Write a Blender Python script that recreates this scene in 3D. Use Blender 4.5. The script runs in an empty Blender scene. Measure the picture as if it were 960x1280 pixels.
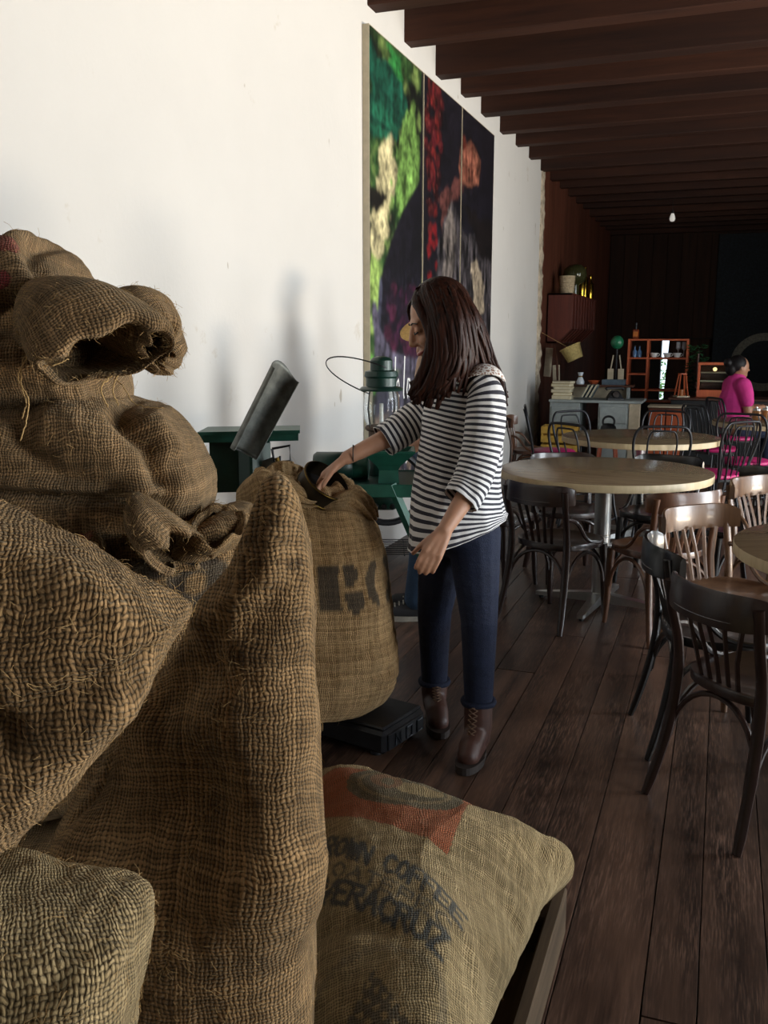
import bpy, bmesh, math, random
import numpy as np
from mathutils import Vector, Matrix, noise as mn
from mathutils.bvhtree import BVHTree

scene = bpy.context.scene
COL = scene.collection
PI = math.pi
YAW = math.radians(20.0)
random.seed(4)
RNG = np.random.default_rng(7)

# ------------------------------------------------------------------ camera
cd = bpy.data.cameras.new('camera')
cam = bpy.data.objects.new('camera', cd); COL.objects.link(cam)
cam.location = (0, 0, 1.43)
cam.rotation_euler = (math.radians(90 - 10.55), 0, YAW)
cd.sensor_fit = 'VERTICAL'; cd.sensor_height = 36.0; cd.sensor_width = 27.0
cd.lens = 1150.0 / 1280.0 * 36.0
cd.clip_start = 0.05
scene.camera = cam
vs = scene.view_settings
vs.view_transform = 'Standard'; vs.look = 'None'; vs.gamma = 1.0; vs.use_curve_mapping = False
vs.exposure = 0.03

# ------------------------------------------------------------------ daylight
wd = bpy.data.worlds.new('World'); scene.world = wd; wd.use_nodes = True
bgn = wd.node_tree.nodes['Background']
bgn.inputs['Color'].default_value = (0.72, 0.86, 1.0, 1); bgn.inputs['Strength'].default_value = 2.0

DOORS = [(0.6, 2.1), (3.9, 5.5), (8.0, 9.4)]      # doorways in the right-hand wall: y from, y to
RIGHT_X = 4.0
def door_light(y0, y1, power, color, z0=0.35, z1=2.75):
    ld = bpy.data.lights.new('daylight', 'AREA'); ld.shape = 'RECTANGLE'
    ld.size = (z1 - z0); ld.size_y = (y1 - y0); ld.energy = power; ld.color = color
    o = bpy.data.objects.new('daylight', ld); COL.objects.link(o)
    o.location = (RIGHT_X + 0.32, (y0 + y1) / 2, (z0 + z1) / 2)
    o.rotation_euler = (0, math.radians(90), 0)
    return o
for (y0, y1), pw in zip(DOORS, (122, 245, 85)):
    door_light(y0, y1, pw, (0.86, 0.94, 1.0))
    # sunlit paving outside each doorway throws warm light up and in
    ld = bpy.data.lights.new('sunlit_paving', 'AREA'); ld.shape = 'RECTANGLE'; ld.size = 2.4; ld.size_y = y1-y0+1.2; ld.energy = pw*6; ld.color = (1.0, .82, .60)
    o = bpy.data.objects.new('sunlit_paving', ld); COL.objects.link(o); o.location = (RIGHT_X+1.7, (y0+y1)/2, -.05); o.rotation_euler = (math.radians(180), 0, 0)

# ------------------------------------------------------------------ helpers
def w(r, a, z):
    "point r to the right, a ahead of the view direction (flat), z up"
    return Vector((r * math.cos(YAW) - a * math.sin(YAW), r * math.sin(YAW) + a * math.cos(YAW), z))

class MB:
    "collects shapes; build() links them as one mesh object"
    def __init__(s): s.v = []; s.f = []; s.uv = None
    def add(s, vs_, fs):
        n = len(s.v); s.v += [tuple(p) for p in vs_]; s.f += [tuple(i + n for i in f) for f in fs]; return s
    def box(s, lo, hi, m=None, bev=0.0):
        x0, y0, z0 = lo; x1, y1, z1 = hi
        if bev > 0:
            b = bev; P = []
            for z, k in ((z0, b), (z0 + b, 0), (z1 - b, 0), (z1, b)):
                P += [(x0+b+k*0, y0+k, z), (x1-b, y0+k, z), (x1-k, y0+b, z), (x1-k, y1-b, z), (x1-b, y1-k, z), (x0+b, y1-k, z), (x0+k, y1-b, z), (x0+k, y0+b, z)]
            F = [tuple(range(7, -1, -1)), tuple(range(24, 32))]
            for r in range(3):
                for i in range(8):
                    j = (i + 1) % 8; F.append((r*8+i, r*8+j, r*8+8+j, r*8+8+i))
        else:
            P = [(x0,y0,z0),(x1,y0,z0),(x1,y1,z0),(x0,y1,z0),(x0,y0,z1),(x1,y0,z1),(x1,y1,z1),(x0,y1,z1)]
            F = [(3,2,1,0),(4,5,6,7),(0,1,5,4),(1,2,6,5),(2,3,7,6),(3,0,4,7)]
        if m is not None: P = [m @ Vector(p) for p in P]
        return s.add(P, F)
    def tube(s, pts, r, n=8, closed=False, caps=True, up=None, sq=None):
        "sweep a circle (or an ellipse with half axes sq=(sa,sb) times r) along points"
        pts = [Vector(p) for p in pts]; N = len(pts)
        rr = r if hasattr(r, '__len__') else [r] * N
        ref = None; V = []
        for i, p in enumerate(pts):
            if closed: t = pts[(i+1) % N] - pts[i-1]
            else: t = pts[min(i+1, N-1)] - pts[max(i-1, 0)]
            t.normalize()
            if ref is None:
                ref = Vector(up) if up else (Vector((0,0,1)) if abs(t.z) < .9 else Vector((1,0,0)))
            b = t.cross(ref)
            if b.length < 1e-5: b = t.orthogonal()
            b.normalize(); nn = b.cross(t); nn.normalize()
            if not up: ref = nn
            sa, sb = sq if sq else (1, 1)
            for k in range(n):
                a = 2*PI*k/n
                V.append(p + b*(math.cos(a)*rr[i]*sa) + nn*(math.sin(a)*rr[i]*sb))
        F = []
        for i in range(N if closed else N-1):
            j = (i+1) % N
            for k in range(n):
                l = (k+1) % n; F.append((i*n+k, i*n+l, j*n+l, j*n+k))
        if caps and not closed:
            F.append(tuple(range(n-1, -1, -1))); F.append(tuple((N-1)*n+k for k in range(n)))
        return s.add(V, F)
    def lathe(s, prof, n=24, c=(0,0,0), m=None):
        V = []; F = []
        for (r, z) in prof:
            for k in range(n):
                a = 2*PI*k/n; V.append(Vector((r*math.cos(a), r*math.sin(a), z)))
        for i in range(len(prof)-1):
            for k in range(n):
                l = (k+1) % n; F.append((i*n+k, i*n+l, (i+1)*n+l, (i+1)*n+k))
        if prof[0][0] > 1e-6: F.append(tuple(range(n-1, -1, -1)))
        if prof[-1][0] > 1e-6: F.append(tuple((len(prof)-1)*n+k for k in range(n)))
        V = [(m @ p if m is not None else p) + Vector(c) for p in V]
        return s.add(V, F)
    def prism(s, poly, d0, d1, m=None, bev=0):
        "polygon in local xy, from z=d0 to z=d1"
        n = len(poly)
        V = [Vector((x, y, d0)) for x, y in poly] + [Vector((x, y, d1)) for x, y in poly]
        F = [tuple(range(n-1, -1, -1)), tuple(range(n, 2*n))] + [(i, (i+1) % n, n+(i+1) % n, n+i) for i in range(n)]
        if m is not None: V = [m @ p for p in V]
        return s.add(V, F)
    def ball(s, c, r, nu=12, nv=8, m=None):
        rx, ry, rz = r if hasattr(r, '__len__') else (r, r, r)
        V = [Vector((0,0,rz))]; F = []
        for j in range(1, nv):
            t = PI*j/nv
            for k in range(nu):
                a = 2*PI*k/nu; V.append(Vector((rx*math.sin(t)*math.cos(a), ry*math.sin(t)*math.sin(a), rz*math.cos(t))))
        V.append(Vector((0,0,-rz)))
        for k in range(nu): F.append((0, 1+k, 1+(k+1) % nu))
        for j in range(nv-2):
            for k in range(nu):
                l = (k+1) % nu; o = 1+j*nu; F.append((o+k, o+nu+k, o+nu+l, o+l))
        o = 1+(nv-2)*nu
        for k in range(nu): F.append((len(V)-1, o+(k+1) % nu, o+k))
        V = [(m @ p if m is not None else p) + Vector(c) for p in V]
        return s.add(V, F)
    def mesh(s, name):
        me = bpy.data.meshes.new(name); me.from_pydata(s.v, [], s.f); me.update(); return me
    def build(s, name, mat, parent=None, smooth=False, loc=None, rz=0.0):
        me = s.mesh(name)
        if mat: me.materials.append(mat)
        if smooth: shade(me, smooth)
        return link(name, me, parent, loc, rz)

def shade(me, ang=True):
    me.polygons.foreach_set('use_smooth', [True]*len(me.polygons))
    if ang is not True:
        me.set_sharp_from_angle(angle=math.radians(ang))

def link(name, me, parent=None, loc=None, rz=0.0):
    o = bpy.data.objects.new(name, me); COL.objects.link(o)
    if parent: o.parent = parent
    if loc is not None: o.location = loc
    if rz: o.rotation_euler = (0, 0, rz)
    return o
def tag(o, label=None, cat=None, group=None, kind=None):
    if label: o['label'] = label
    if cat: o['category'] = cat
    if group: o['group'] = group
    if kind: o['kind'] = kind
    return o
def thing(name, label, cat, loc=(0,0,0), rz=0.0, group=None):
    return tag(link(name, None, None, loc, rz), label, cat, group)
def struct(o): o['kind'] = 'structure'; return o
def copy_tree(o, parent=None):
    c = o.copy(); COL.objects.link(c); c.parent = parent
    for ch in list(o.children): copy_tree(ch, c)
    return c
def bez(p0, p1, p2, p3, n=12):
    p0, p1, p2, p3 = map(Vector, (p0, p1, p2, p3)); out = []
    for i in range(n+1):
        t = i/n; out.append(p0*(1-t)**3 + p1*3*t*(1-t)**2 + p2*3*t*t*(1-t) + p3*t**3)
    return out
def crom(P, n, closed=False):
    "Catmull-Rom through rows of P, n samples"
    P = np.asarray(P, float); N = len(P)
    T = np.linspace(0, N if closed else N-1, n, endpoint=not closed)
    i = np.floor(T).astype(int)
    if not closed: i = np.minimum(i, N-2)
    f = (T-i)[:, None]
    g = (lambda k: P[k % N]) if closed else (lambda k: P[np.clip(k, 0, N-1)])
    a, b, c, d = g(i-1), g(i), g(i+1), g(i+2)
    return .5*((2*b)+(-a+c)*f+(2*a-5*b+4*c-d)*f**2+(-a+3*b-3*c+d)*f**3)

# ------------------------------------------------------------------ materials
MATS = {}
class NT:
    def __init__(s, name):
        s.m = bpy.data.materials.new(name); s.m.use_nodes = True
        s.t = s.m.node_tree; s.b = s.t.nodes['Principled BSDF']
    def n(s, kind, **kw):
        nd = s.t.nodes.new(kind)
        for k, v in kw.items(): setattr(nd, k, v)
        return nd
    def l(s, a, b): s.t.links.new(a, b)
    def val(s, nd, i, v):
        if isinstance(v, bpy.types.NodeSocket): s.l(v, nd.inputs[i])
        else: nd.inputs[i].default_value = v
    def math(s, op, a, b=0.0, c=0.0):
        nd = s.n('ShaderNodeMath', operation=op)
        s.val(nd, 0, a); s.val(nd, 1, b)
        if op in ('MULTIPLY_ADD',): s.val(nd, 2, c)
        return nd.outputs[0]
    def mix(s, f, a, b, mode='MIX'):
        nd = s.n('ShaderNodeMix', data_type='RGBA', blend_type=mode)
        s.val(nd, 0, f); s.val(nd, 6, a); s.val(nd, 7, b); return nd.outputs[2]
    def noise(s, vec, scale, detail=3, rough=.55, dims='3D'):
        nd = s.n('ShaderNodeTexNoise', noise_dimensions=dims)
        if vec is not None: s.l(vec, nd.inputs['Vector'])
        nd.inputs['Scale'].default_value = scale; nd.inputs['Detail'].default_value = detail; nd.inputs['Roughness'].default_value = rough
        return nd.outputs['Fac']
    def ramp(s, f, stops):
        nd = s.n('ShaderNodeValToRGB'); s.l(f, nd.inputs[0]); e = nd.color_ramp.elements
        e[0].position, e[0].color = stops[0][0], c4(stops[0][1]); e[1].position, e[1].color = stops[-1][0], c4(stops[-1][1])
        for p, c in stops[1:-1]:
            x = e.new(p); x.color = c4(c)
        return nd.outputs[0]
    def bump(s, h, dist=.002, strength=.6, chain=None):
        nd = s.n('ShaderNodeBump'); nd.inputs['Distance'].default_value = dist; nd.inputs['Strength'].default_value = strength
        s.l(h, nd.inputs['Height'])
        if chain: s.l(chain, nd.inputs['Normal'])
        s.l(nd.outputs[0], s.b.inputs['Normal']); return nd.outputs[0]
    def pos(s, scale=(1,1,1)):
        g = s.n('ShaderNodeNewGeometry'); mp = s.n('ShaderNodeMapping'); mp.inputs['Scale'].default_value = scale
        s.l(g.outputs['Position'], mp.inputs[0]); return mp.outputs[0]
    def obj(s, scale=(1,1,1)):
        g = s.n('ShaderNodeTexCoord'); mp = s.n('ShaderNodeMapping'); mp.inputs['Scale'].default_value = scale
        s.l(g.outputs['Object'], mp.inputs[0]); return mp.outputs[0]
    def set(s, **kw):
        for k, v in kw.items(): s.val(s.b, k.replace('_', ' '), v)
def c4(c): return (c[0], c[1], c[2], 1.0)
def srgb(h):
    h = h.lstrip('#'); return tuple(((int(h[i:i+2], 16)/255+.055)/1.055)**2.4 if int(h[i:i+2], 16) > 10 else int(h[i:i+2], 16)/255/12.92 for i in (0, 2, 4))

def plain(name, col, rough=.5, metal=0.0, var=.25, scale=18, bump=0.0, coat=0.0, emit=None, trans=0.0, sheen=0.0):
    if name in MATS: return MATS[name]
    t = NT(name); v = t.obj()
    f = t.noise(v, scale, 4, .6)
    d = tuple(x*(1-var) for x in col); l = tuple(min(1, x*(1+var)) for x in col)
    t.set(Base_Color=t.ramp(f, [(.3, d), (.7, l)]), Roughness=rough, Metallic=metal)
    if coat: t.b.inputs['Coat Weight'].default_value = coat; t.b.inputs['Coat Roughness'].default_value = .15
    if trans: t.b.inputs['Transmission Weight'].default_value = trans
    if sheen: t.b.inputs['Sheen Weight'].default_value = sheen
    if emit: t.b.inputs['Emission Color'].default_value = c4(emit[0]); t.b.inputs['Emission Strength'].default_value = emit[1]
    if bump: t.bump(t.noise(v, scale*3, 4, .6), bump, .6)
    MATS[name] = t.m; return t.m

def wood(name, c0, c1, rough=.5, axis=1, grain=14.0, world=True, knots=False, coat=0.0, rvar=.25, spec=.5):
    "long-grain wood; the grain runs along the given axis"
    if name in MATS: return MATS[name]
    t = NT(name)
    sc = [grain]*3; sc[axis] = grain*.06
    v = t.pos(tuple(sc)) if world else t.obj(tuple(sc))
    oi = t.n('ShaderNodeObjectInfo')
    add = t.n('ShaderNodeVectorMath', operation='ADD'); cmb = t.n('ShaderNodeCombineXYZ')
    k = t.math('MULTIPLY', oi.outputs['Random'], 37.0)
    for i in range(3): t.l(k, cmb.inputs[i])
    t.l(v, add.inputs[0]); t.l(cmb.outputs[0], add.inputs[1]); v = add.outputs[0]
    a = t.noise(v, 1.0, 5, .62); b = t.noise(v, 6.0, 3, .6)
    if knots:
        wv = t.n('ShaderNodeTexWave', wave_type='RINGS', rings_direction='SPHERICAL'); wv.inputs['Scale'].default_value = .35
        wv.inputs['Distortion'].default_value = 9.0; wv.inputs['Detail'].default_value = 2.0; wv.inputs['Detail Scale'].default_value = .6
        t.l(v, wv.inputs[0]); a = t.math('MULTIPLY_ADD', wv.outputs['Fac'], .35, t.math('MULTIPLY', a, .75))
    f = t.math('ADD', t.math('MULTIPLY', a, .72 if not knots else .6), t.math('MULTIPLY', b, .28 if not knots else .4))
    col = t.ramp(f, [(.32, c0), (.68, c1)])
    col = t.mix(t.math('MULTIPLY', oi.outputs['Random'], rvar), col, c4(tuple(x*.35 for x in c0)))
    if knots:                                   # worn, scuffed boards
        st = t.noise(v, 21.0, 2, .6); wr_ = t.noise(t.pos((1, .35, 1)), 3.2, 4, .65)
        k = t.math('MULTIPLY', t.ramp(st, [(.45, (0, 0, 0)), (.68, (1, 1, 1))]), t.ramp(wr_, [(.42, (.12, .12, .12)), (.62, (.75, .75, .75))]))
        col = t.mix(k, col, c4(tuple(min(1, x*1.75+.015) for x in c1)))
        rough = t.math('MULTIPLY_ADD', wr_, .3, .26)
    t.set(Base_Color=col, Roughness=rough); t.b.inputs['Specular IOR Level'].default_value = spec
    if coat: t.b.inputs['Coat Weight'].default_value = coat; t.b.inputs['Coat Roughness'].default_value = .12
    t.bump(f, .0025 if knots else .0012, .5)
    MATS[name] = t.m; return t.m

def plaster(name, col):
    t = NT(name); v = t.pos()
    a = t.noise(v, .7, 4, .6); b = t.noise(v, 9, 5, .65); s = t.noise(v, 45, 2, .5)
    c = t.ramp(a, [(.3, tuple(x*.93 for x in col)), (.7, col)])
    c = t.mix(t.ramp(t.noise(v, 3.1, 6, .7), [(.66, (0,0,0)), (.74, (.5,.5,.5))]), c, c4((col[0]*.72, col[1]*.64, col[2]*.52)))
    c = t.mix(t.ramp(t.noise(t.pos((2.2, 2.2, 1)), 5, 2, .5), [(.745, (0,0,0)), (.76, (.6,.6,.6))]), c, c4((col[0]*.45, col[1]*.38, col[2]*.28)))
    t.set(Base_Color=c, Roughness=.92); t.b.inputs['Specular IOR Level'].default_value = .15
    t.bump(t.math('ADD', t.math('MULTIPLY', b, .8), t.math('MULTIPLY', s, .2)), .006, .35)
    MATS[name] = t.m; return t.m
# ------------------------------------------------------------------ the room
M_WALL = plaster('white_plaster', (.66, .635, .595))
M_FLOOR = wood('worn_floorboard', srgb('20140f'), srgb('624839'), rough=.40, axis=1, grain=11.0, knots=True, rvar=.6)
M_BEAM = wood('dark_beam', srgb('24110a'), srgb('432415'), rough=.7, axis=0, grain=10.0, rvar=.4, spec=.25)
M_PANEL = wood('brown_panelling', srgb('47261a'), srgb('6e402f'), rough=.6, axis=2, grain=12.0, rvar=.4, spec=.2)
M_BACK = wood('dark_panelling', srgb('24150e'), srgb('3d2619'), rough=.7, axis=2, grain=10.0, rvar=.4, spec=.2)
M_GAP = plain('board_gap', (.008, .006, .005), .9)
Y0, Y1 = -6.5, 18.6; LX = -2.15

# floor: every board is a piece of its own
fl = struct(MB().box((LX-.3, Y0, -.12), (RIGHT_X+.3, Y1+.3, -.026)).build('floor', M_GAP))
bm_ = MB().box((-.5, -.5, -.5), (.5, .5, .5), bev=.012).mesh('plank'); bm_.materials.append(M_FLOOR)
x = LX; rr = random.Random(11)
while x < RIGHT_X:
    wd_ = rr.choice((.115, .135, .15, .17, .19)); y = Y0 - rr.random()*3
    while y < Y1:
        ln = rr.uniform(3.2, 5.2); a, b = max(y, Y0), min(y+ln, Y1+.2)
        if b - a > .1:
            o = link('plank', bm_, fl); o.location = (x+wd_/2, (a+b)/2, -.0125 - rr.random()*.0015)
            o.scale = (wd_-.003, b-a-.004, .025)
        y += ln
    x += wd_

# walls
struct(MB().box((LX-.35, Y0-.3, -.1), (LX, 11.34, 3.75)).build('wall_left', M_WALL))
wr = struct(MB().box((LX-.35, 11.34, -.1), (LX-.045, Y1, 3.75)).build('wall_left_rear', M_GAP))
y = 11.56; pm = MB().box((-.5, -.5, -.5), (.5, .5, .5), bev=.02).mesh('panel'); pm.materials.append(M_PANEL)
while y < Y1:
    wd_ = rr.uniform(.17, .24); o = link('panel', pm, wr); o.location = (LX-.03, y+wd_/2, 1.8); o.scale = (.035, wd_-.006, 3.8); y += wd_
# rough plaster edge where the white wall stops
nz, ny = 90, 8; V = []; F = []
for i in range(nz+1):
    z = -.02 + 3.7*i/nz
    for j in range(ny+1):
        yy = 11.3 + .26*j/ny + (.035*mn.noise((z*5, 3.1, 0)) + .03*mn.noise((z*17, 8., 0)) if j == ny else 0)
        xx = LX + .012 + .028*mn.noise((yy*14, z*9, 2.)) + .012*mn.noise((yy*40, z*33, 5.))
        if j in (0, ny): xx = LX - .05
        V.append((xx, yy, z))
for i in range(nz):
    for j in range(ny):
        a = i*(ny+1)+j; F.append((a, a+1, a+ny+2, a+ny+1))
M_ROUGH = plain('broken_plaster', (.46, .38, .28), .95, var=.5, scale=9, bump=.01)
struct(MB().add(V, F).build('trim_1', M_ROUGH, smooth=True))

# back wall with a low door standing slightly ajar
wb = struct(MB().box((-2.5, Y1, 1.46), (RIGHT_X+.3, Y1+.3, 3.75)).box((-2.5, Y1, -.1), (-1.13, Y1+.3, 1.46)).box((-.2, Y1, -.1), (RIGHT_X+.3, Y1+.3, 1.46)).build('wall_back', M_GAP))
pm2 = MB().box((-.5, -.5, -.5), (.5, .5, .5), bev=.02).mesh('panel'); pm2.materials.append(M_BACK)
x = LX
while x < 2.2:
    wd_ = .26; z0 = 1.48 if -1.3 < x + wd_/2 < -.15 else 0.0
    o = link('panel', pm2, wb); o.location = (x+wd_/2, Y1-.012, (z0+3.7)/2); o.scale = (wd_-.008, .03, 3.7-z0); x += wd_
d1 = struct(MB().box((0, -.02, .012), (.94, .02, 1.455), bev=.006).build('door_1', M_BACK, loc=(-.03, Y1+.05, 0), rz=0))
d1.location = (-.13, Y1+.10, 0); d1.rotation_euler = (0, math.radians(-3.0), math.radians(177))
MB().tube([(.86, -.02, .8), (.86, -.07, .8), (.8, -.07, .8)], .01).build('door_handle', plain('iron', (.05,.05,.05), .4, .8), d1)

# right wall with three tall doorways the daylight comes through
m = MB(); ys = [Y0-.3] + [v for d in DOORS for v in d] + [Y1+.3]
for i in range(0, len(ys), 2): m.box((RIGHT_X, ys[i], -.1), (RIGHT_X+.3, ys[i+1], 3.75))
for a, b in DOORS: m.box((RIGHT_X, a, 2.8), (RIGHT_X+.3, b, 3.75))
struct(m.build('wall_right', M_WALL))
struct(MB().box((LX-.35, Y0-.3, -.1), (RIGHT_X+.3, Y0, 3.75)).build('wall_front', M_WALL))
# ceiling: dark boards on close-set beams
cl = struct(MB().box((LX-.35, Y0-.3, 3.72), (RIGHT_X+.3, Y1+.3, 3.8)).build('ceiling', M_BEAM))
bmm = MB().box((-.5, -.5, -.5), (.5, .5, .5), bev=.03).mesh('beam'); bmm.materials.append(M_BEAM)
k = -18; rb = random.Random(3)
while 6.32 + .71*k < Y1 - .1:
    o = link('beam', bmm, cl); o.location = (.9 + rb.uniform(-.01, .01), 6.39 + .71*k + rb.uniform(-.03, .03), 3.555 + rb.uniform(-.015, .015))
    o.scale = (6.5, .15 + rb.uniform(-.02, .02), .31); o.rotation_euler = (rb.uniform(-.02, .02), rb.uniform(-.003, .003), 0); k += 1
# ------------------------------------------------------------------ burlap sacks
def burlap(name, c_lo, c_hi, pitch=.0050, fuzz=.25):
    t = NT(name); uv = t.n('ShaderNodeUVMap').outputs[0]
    wob = t.n('ShaderNodeTexNoise', noise_dimensions='2D'); wob.inputs['Scale'].default_value = 22; wob.inputs['Detail'].default_value = 3; t.l(uv, wob.inputs['Vector'])
    off = t.n('ShaderNodeVectorMath', operation='MULTIPLY_ADD'); t.l(wob.outputs['Color'], off.inputs[0]); off.inputs[1].default_value = (.015, .015, 0); t.l(uv, off.inputs[2])
    sc = t.n('ShaderNodeVectorMath', operation='SCALE'); t.l(off.outputs[0], sc.inputs[0]); sc.inputs['Scale'].default_value = 1/pitch
    sp = t.n('ShaderNodeSeparateXYZ'); t.l(sc.outputs[0], sp.inputs[0]); u, v = sp.outputs[0], sp.outputs[1]
    fu, fv = t.math('FLOOR', u), t.math('FLOOR', v)
    def wn(x, k):
        n = t.n('ShaderNodeTexWhiteNoise', noise_dimensions='1D'); t.l(t.math('ADD', x, k), n.inputs['W']); return n.outputs['Value']
    su = t.math('SINE', t.math('MULTIPLY', t.math('FRACT', u), PI)); sv = t.math('SINE', t.math('MULTIPLY', t.math('FRACT', v), PI))
    cu = t.math('COSINE', t.math('MULTIPLY', t.math('ADD', t.math('SUBTRACT', v, .5), fu), PI))
    cv = t.math('COSINE', t.math('MULTIPLY', t.math('ADD', t.math('SUBTRACT', u, .5), fv), PI))
    ru, rv = wn(fu, .3), wn(fv, 91.7)
    hu = t.math('MULTIPLY', t.math('MULTIPLY', t.math('POWER', su, .75), t.math('MULTIPLY_ADD', cu, .36, .64)), t.math('MULTIPLY_ADD', ru, .3, .8))
    hv = t.math('MULTIPLY', t.math('MULTIPLY', t.math('POWER', sv, .75), t.math('MULTIPLY_ADD', cv, -.36, .64)), t.math('MULTIPLY_ADD', rv, .3, .8))
    h = t.math('MAXIMUM', hu, hv)
    fine = t.noise(sc.outputs[0], 2.2, 3, .7, '2D'); big = t.noise(uv, 7, 4, .6, '2D'); mid = t.noise(uv, 40, 3, .6, '2D')
    tone = t.math('ADD', t.math('ADD', t.math('MULTIPLY', big, .45), t.math('MULTIPLY', mid, .3)), t.math('ADD', t.math('MULTIPLY', t.math('ADD', ru, rv), .12), t.math('MULTIPLY', fine, .12)))
    col = t.ramp(tone, [(.36, c_lo), (.72, c_hi)])
    ink = t.n('ShaderNodeAttribute', attribute_name='ink')
    fac = t.math('MULTIPLY', ink.outputs['Alpha'], t.math('MULTIPLY_ADD', fine, .5, .68))
    col = t.mix(t.math('MINIMUM', fac, 1.0), col, ink.outputs['Color'])
    gap = t.ramp(h, [(.34, (.10, .08, .06)), (.68, (1, 1, 1))])
    col = t.mix(.9, col, gap, 'MULTIPLY')
    t.set(Base_Color=col, Roughness=.95, Sheen_Weight=fuzz); t.b.inputs['Specular IOR Level'].default_value = .1
    t.b.inputs['Sheen Roughness'].default_value = .6; t.b.inputs['Sheen Tint'].default_value = (.9, .75, .5, 1)
    hh = t.math('ADD', h, t.math('MULTIPLY', fine, .35))
    t.bump(hh, pitch*.75, 1.0); MATS[name] = t.m; return t.m
JUTE_LO, JUTE_HI = srgb('7a5f3c'), srgb('b8976a')
M_JUTE = burlap('jute', srgb('5b4227'), srgb('b08c60'))
M_JUTE_GREY = burlap('jute_grey', srgb('5d472e'), srgb('a8865f'))
M_JUTE_PALE = burlap('jute_pale', srgb('776442'), srgb('bea579'), .0047)
M_JUTE_GOLD = burlap('jute_golden', srgb('8a683f'), srgb('d8b280'), .0052)
M_FIBRE = plain('jute_fibre', srgb('b4925e'), .8, var=.3)

FONT = {  # stroke letters on a unit box
 'A': [((0,0),(.5,1)),((.5,1),(1,0)),((.2,.38),(.8,.38))], 'B': [((0,0),(0,1)),((0,1),(.8,.95)),((.8,.95),(.8,.55)),((.8,.52),(0,.52)),((.8,.52),(1,.3)),((1,.3),(.85,0)),((.85,0),(0,0))],
 'R': [((0,0),(0,1)),((0,1),(.85,.97)),((.85,.97),(.9,.6)),((.9,.6),(.1,.5)),((.4,.5),(1,0))], 'O': [((.5,1),(.08,.75)),((.08,.75),(.08,.25)),((.08,.25),(.5,0)),((.5,0),(.92,.25)),((.92,.25),(.92,.75)),((.92,.75),(.5,1))],
 'W': [((0,1),(.25,0)),((.25,0),(.5,.8)),((.5,.8),(.75,0)),((.75,0),(1,1))], 'N': [((0,0),(0,1)),((0,1),(1,0)),((1,0),(1,1))],
 'C': [((.95,.85),(.5,1)),((.5,1),(.05,.7)),((.05,.7),(.05,.3)),((.05,.3),(.5,0)),((.5,0),(.95,.15))], 'F': [((0,0),(0,1)),((0,1),(.95,1)),((0,.52),(.75,.52))],
 'E': [((0,0),(0,1)),((0,1),(.95,1)),((0,.52),(.75,.52)),((0,0),(.95,0))], 'V': [((0,1),(.5,0)),((.5,0),(1,1))], 'U': [((0,1),(0,.2)),((0,.2),(.5,0)),((.5,0),(1,.2)),((1,.2),(1,1))],
 'Z': [((0,1),(1,1)),((1,1),(0,0)),((0,0),(1,0))], 'T': [((0,1),(1,1)),((.5,1),(.5,0))], 'P': [((0,0),(0,1)),((0,1),(.9,.95)),((.9,.95),(.9,.55)),((.9,.55),(0,.5))], ' ': []}
def seg_d(X, Y, a, b):
    ax, ay = a; bx, by = b; dx, dy = bx-ax, by-ay
    t = np.clip(((X-ax)*dx+(Y-ay)*dy)/(dx*dx+dy*dy+1e-12), 0, 1)
    return np.hypot(X-ax-t*dx, Y-ay-t*dy)
def poly_d(X, Y, P):
    d = np.full(X.shape, 9.0)
    for a, b in zip(P[:-1], P[1:]): d = np.minimum(d, seg_d(X, Y, a, b))
    return d
def in_poly(X, Y, P):
    r = np.zeros(X.shape, bool); n = len(P)
    for i in range(n):
        x0, y0 = P[i]; x1, y1 = P[(i+1) % n]
        c = ((y0 > Y) != (y1 > Y)) & (X < (x1-x0)*(Y-y0)/((y1-y0) if y1 != y0 else 1e-9)+x0); r ^= c
    return r
def stamp_text(ink, P, Q, txt, o, e, tp, wgt, col, cover=1.0, gap=.32):
    "o start of the baseline, e end of it, tp a point one cap height above the start"
    n = len(txt); o, e, tp = map(np.array, (o, e, tp)); X = (e-o)/(n-gap); Y = tp-o
    A = np.linalg.inv(np.array([X, Y]).T); u = A[0, 0]*(P-o[0])+A[0, 1]*(Q-o[1]); v = A[1, 0]*(P-o[0])+A[1, 1]*(Q-o[1])
    hx = np.linalg.norm(X); hy = np.linalg.norm(Y)
    for i, ch in enumerate(txt):
        for a, b in FONT[ch]:
            d = seg_d(u*hx, v*hy, ((i+a[0]*(1-gap))*hx, a[1]*hy), ((i+b[0]*(1-gap))*hx, b[1]*hy))
            c = np.clip((wgt-d)/(wgt*.4)+.5, 0, 1)*cover; k = c > ink[..., 3]
            ink[k, :3] = col; ink[k, 3] = c[k]
def stamp_poly(ink, P, Q, poly, col, cover):
    k = in_poly(P, Q, poly); ink[k, :3] = col; ink[k, 3] = cover
def fbm(P3, scale, seed=0., octv=4):
    out = np.empty(len(P3))
    for i, p in enumerate(P3):
        out[i] = mn.fractal((p[0]*scale+seed, p[1]*scale+seed*.7, p[2]*scale), 1.0, 2.0, octv)
    return out

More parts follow.
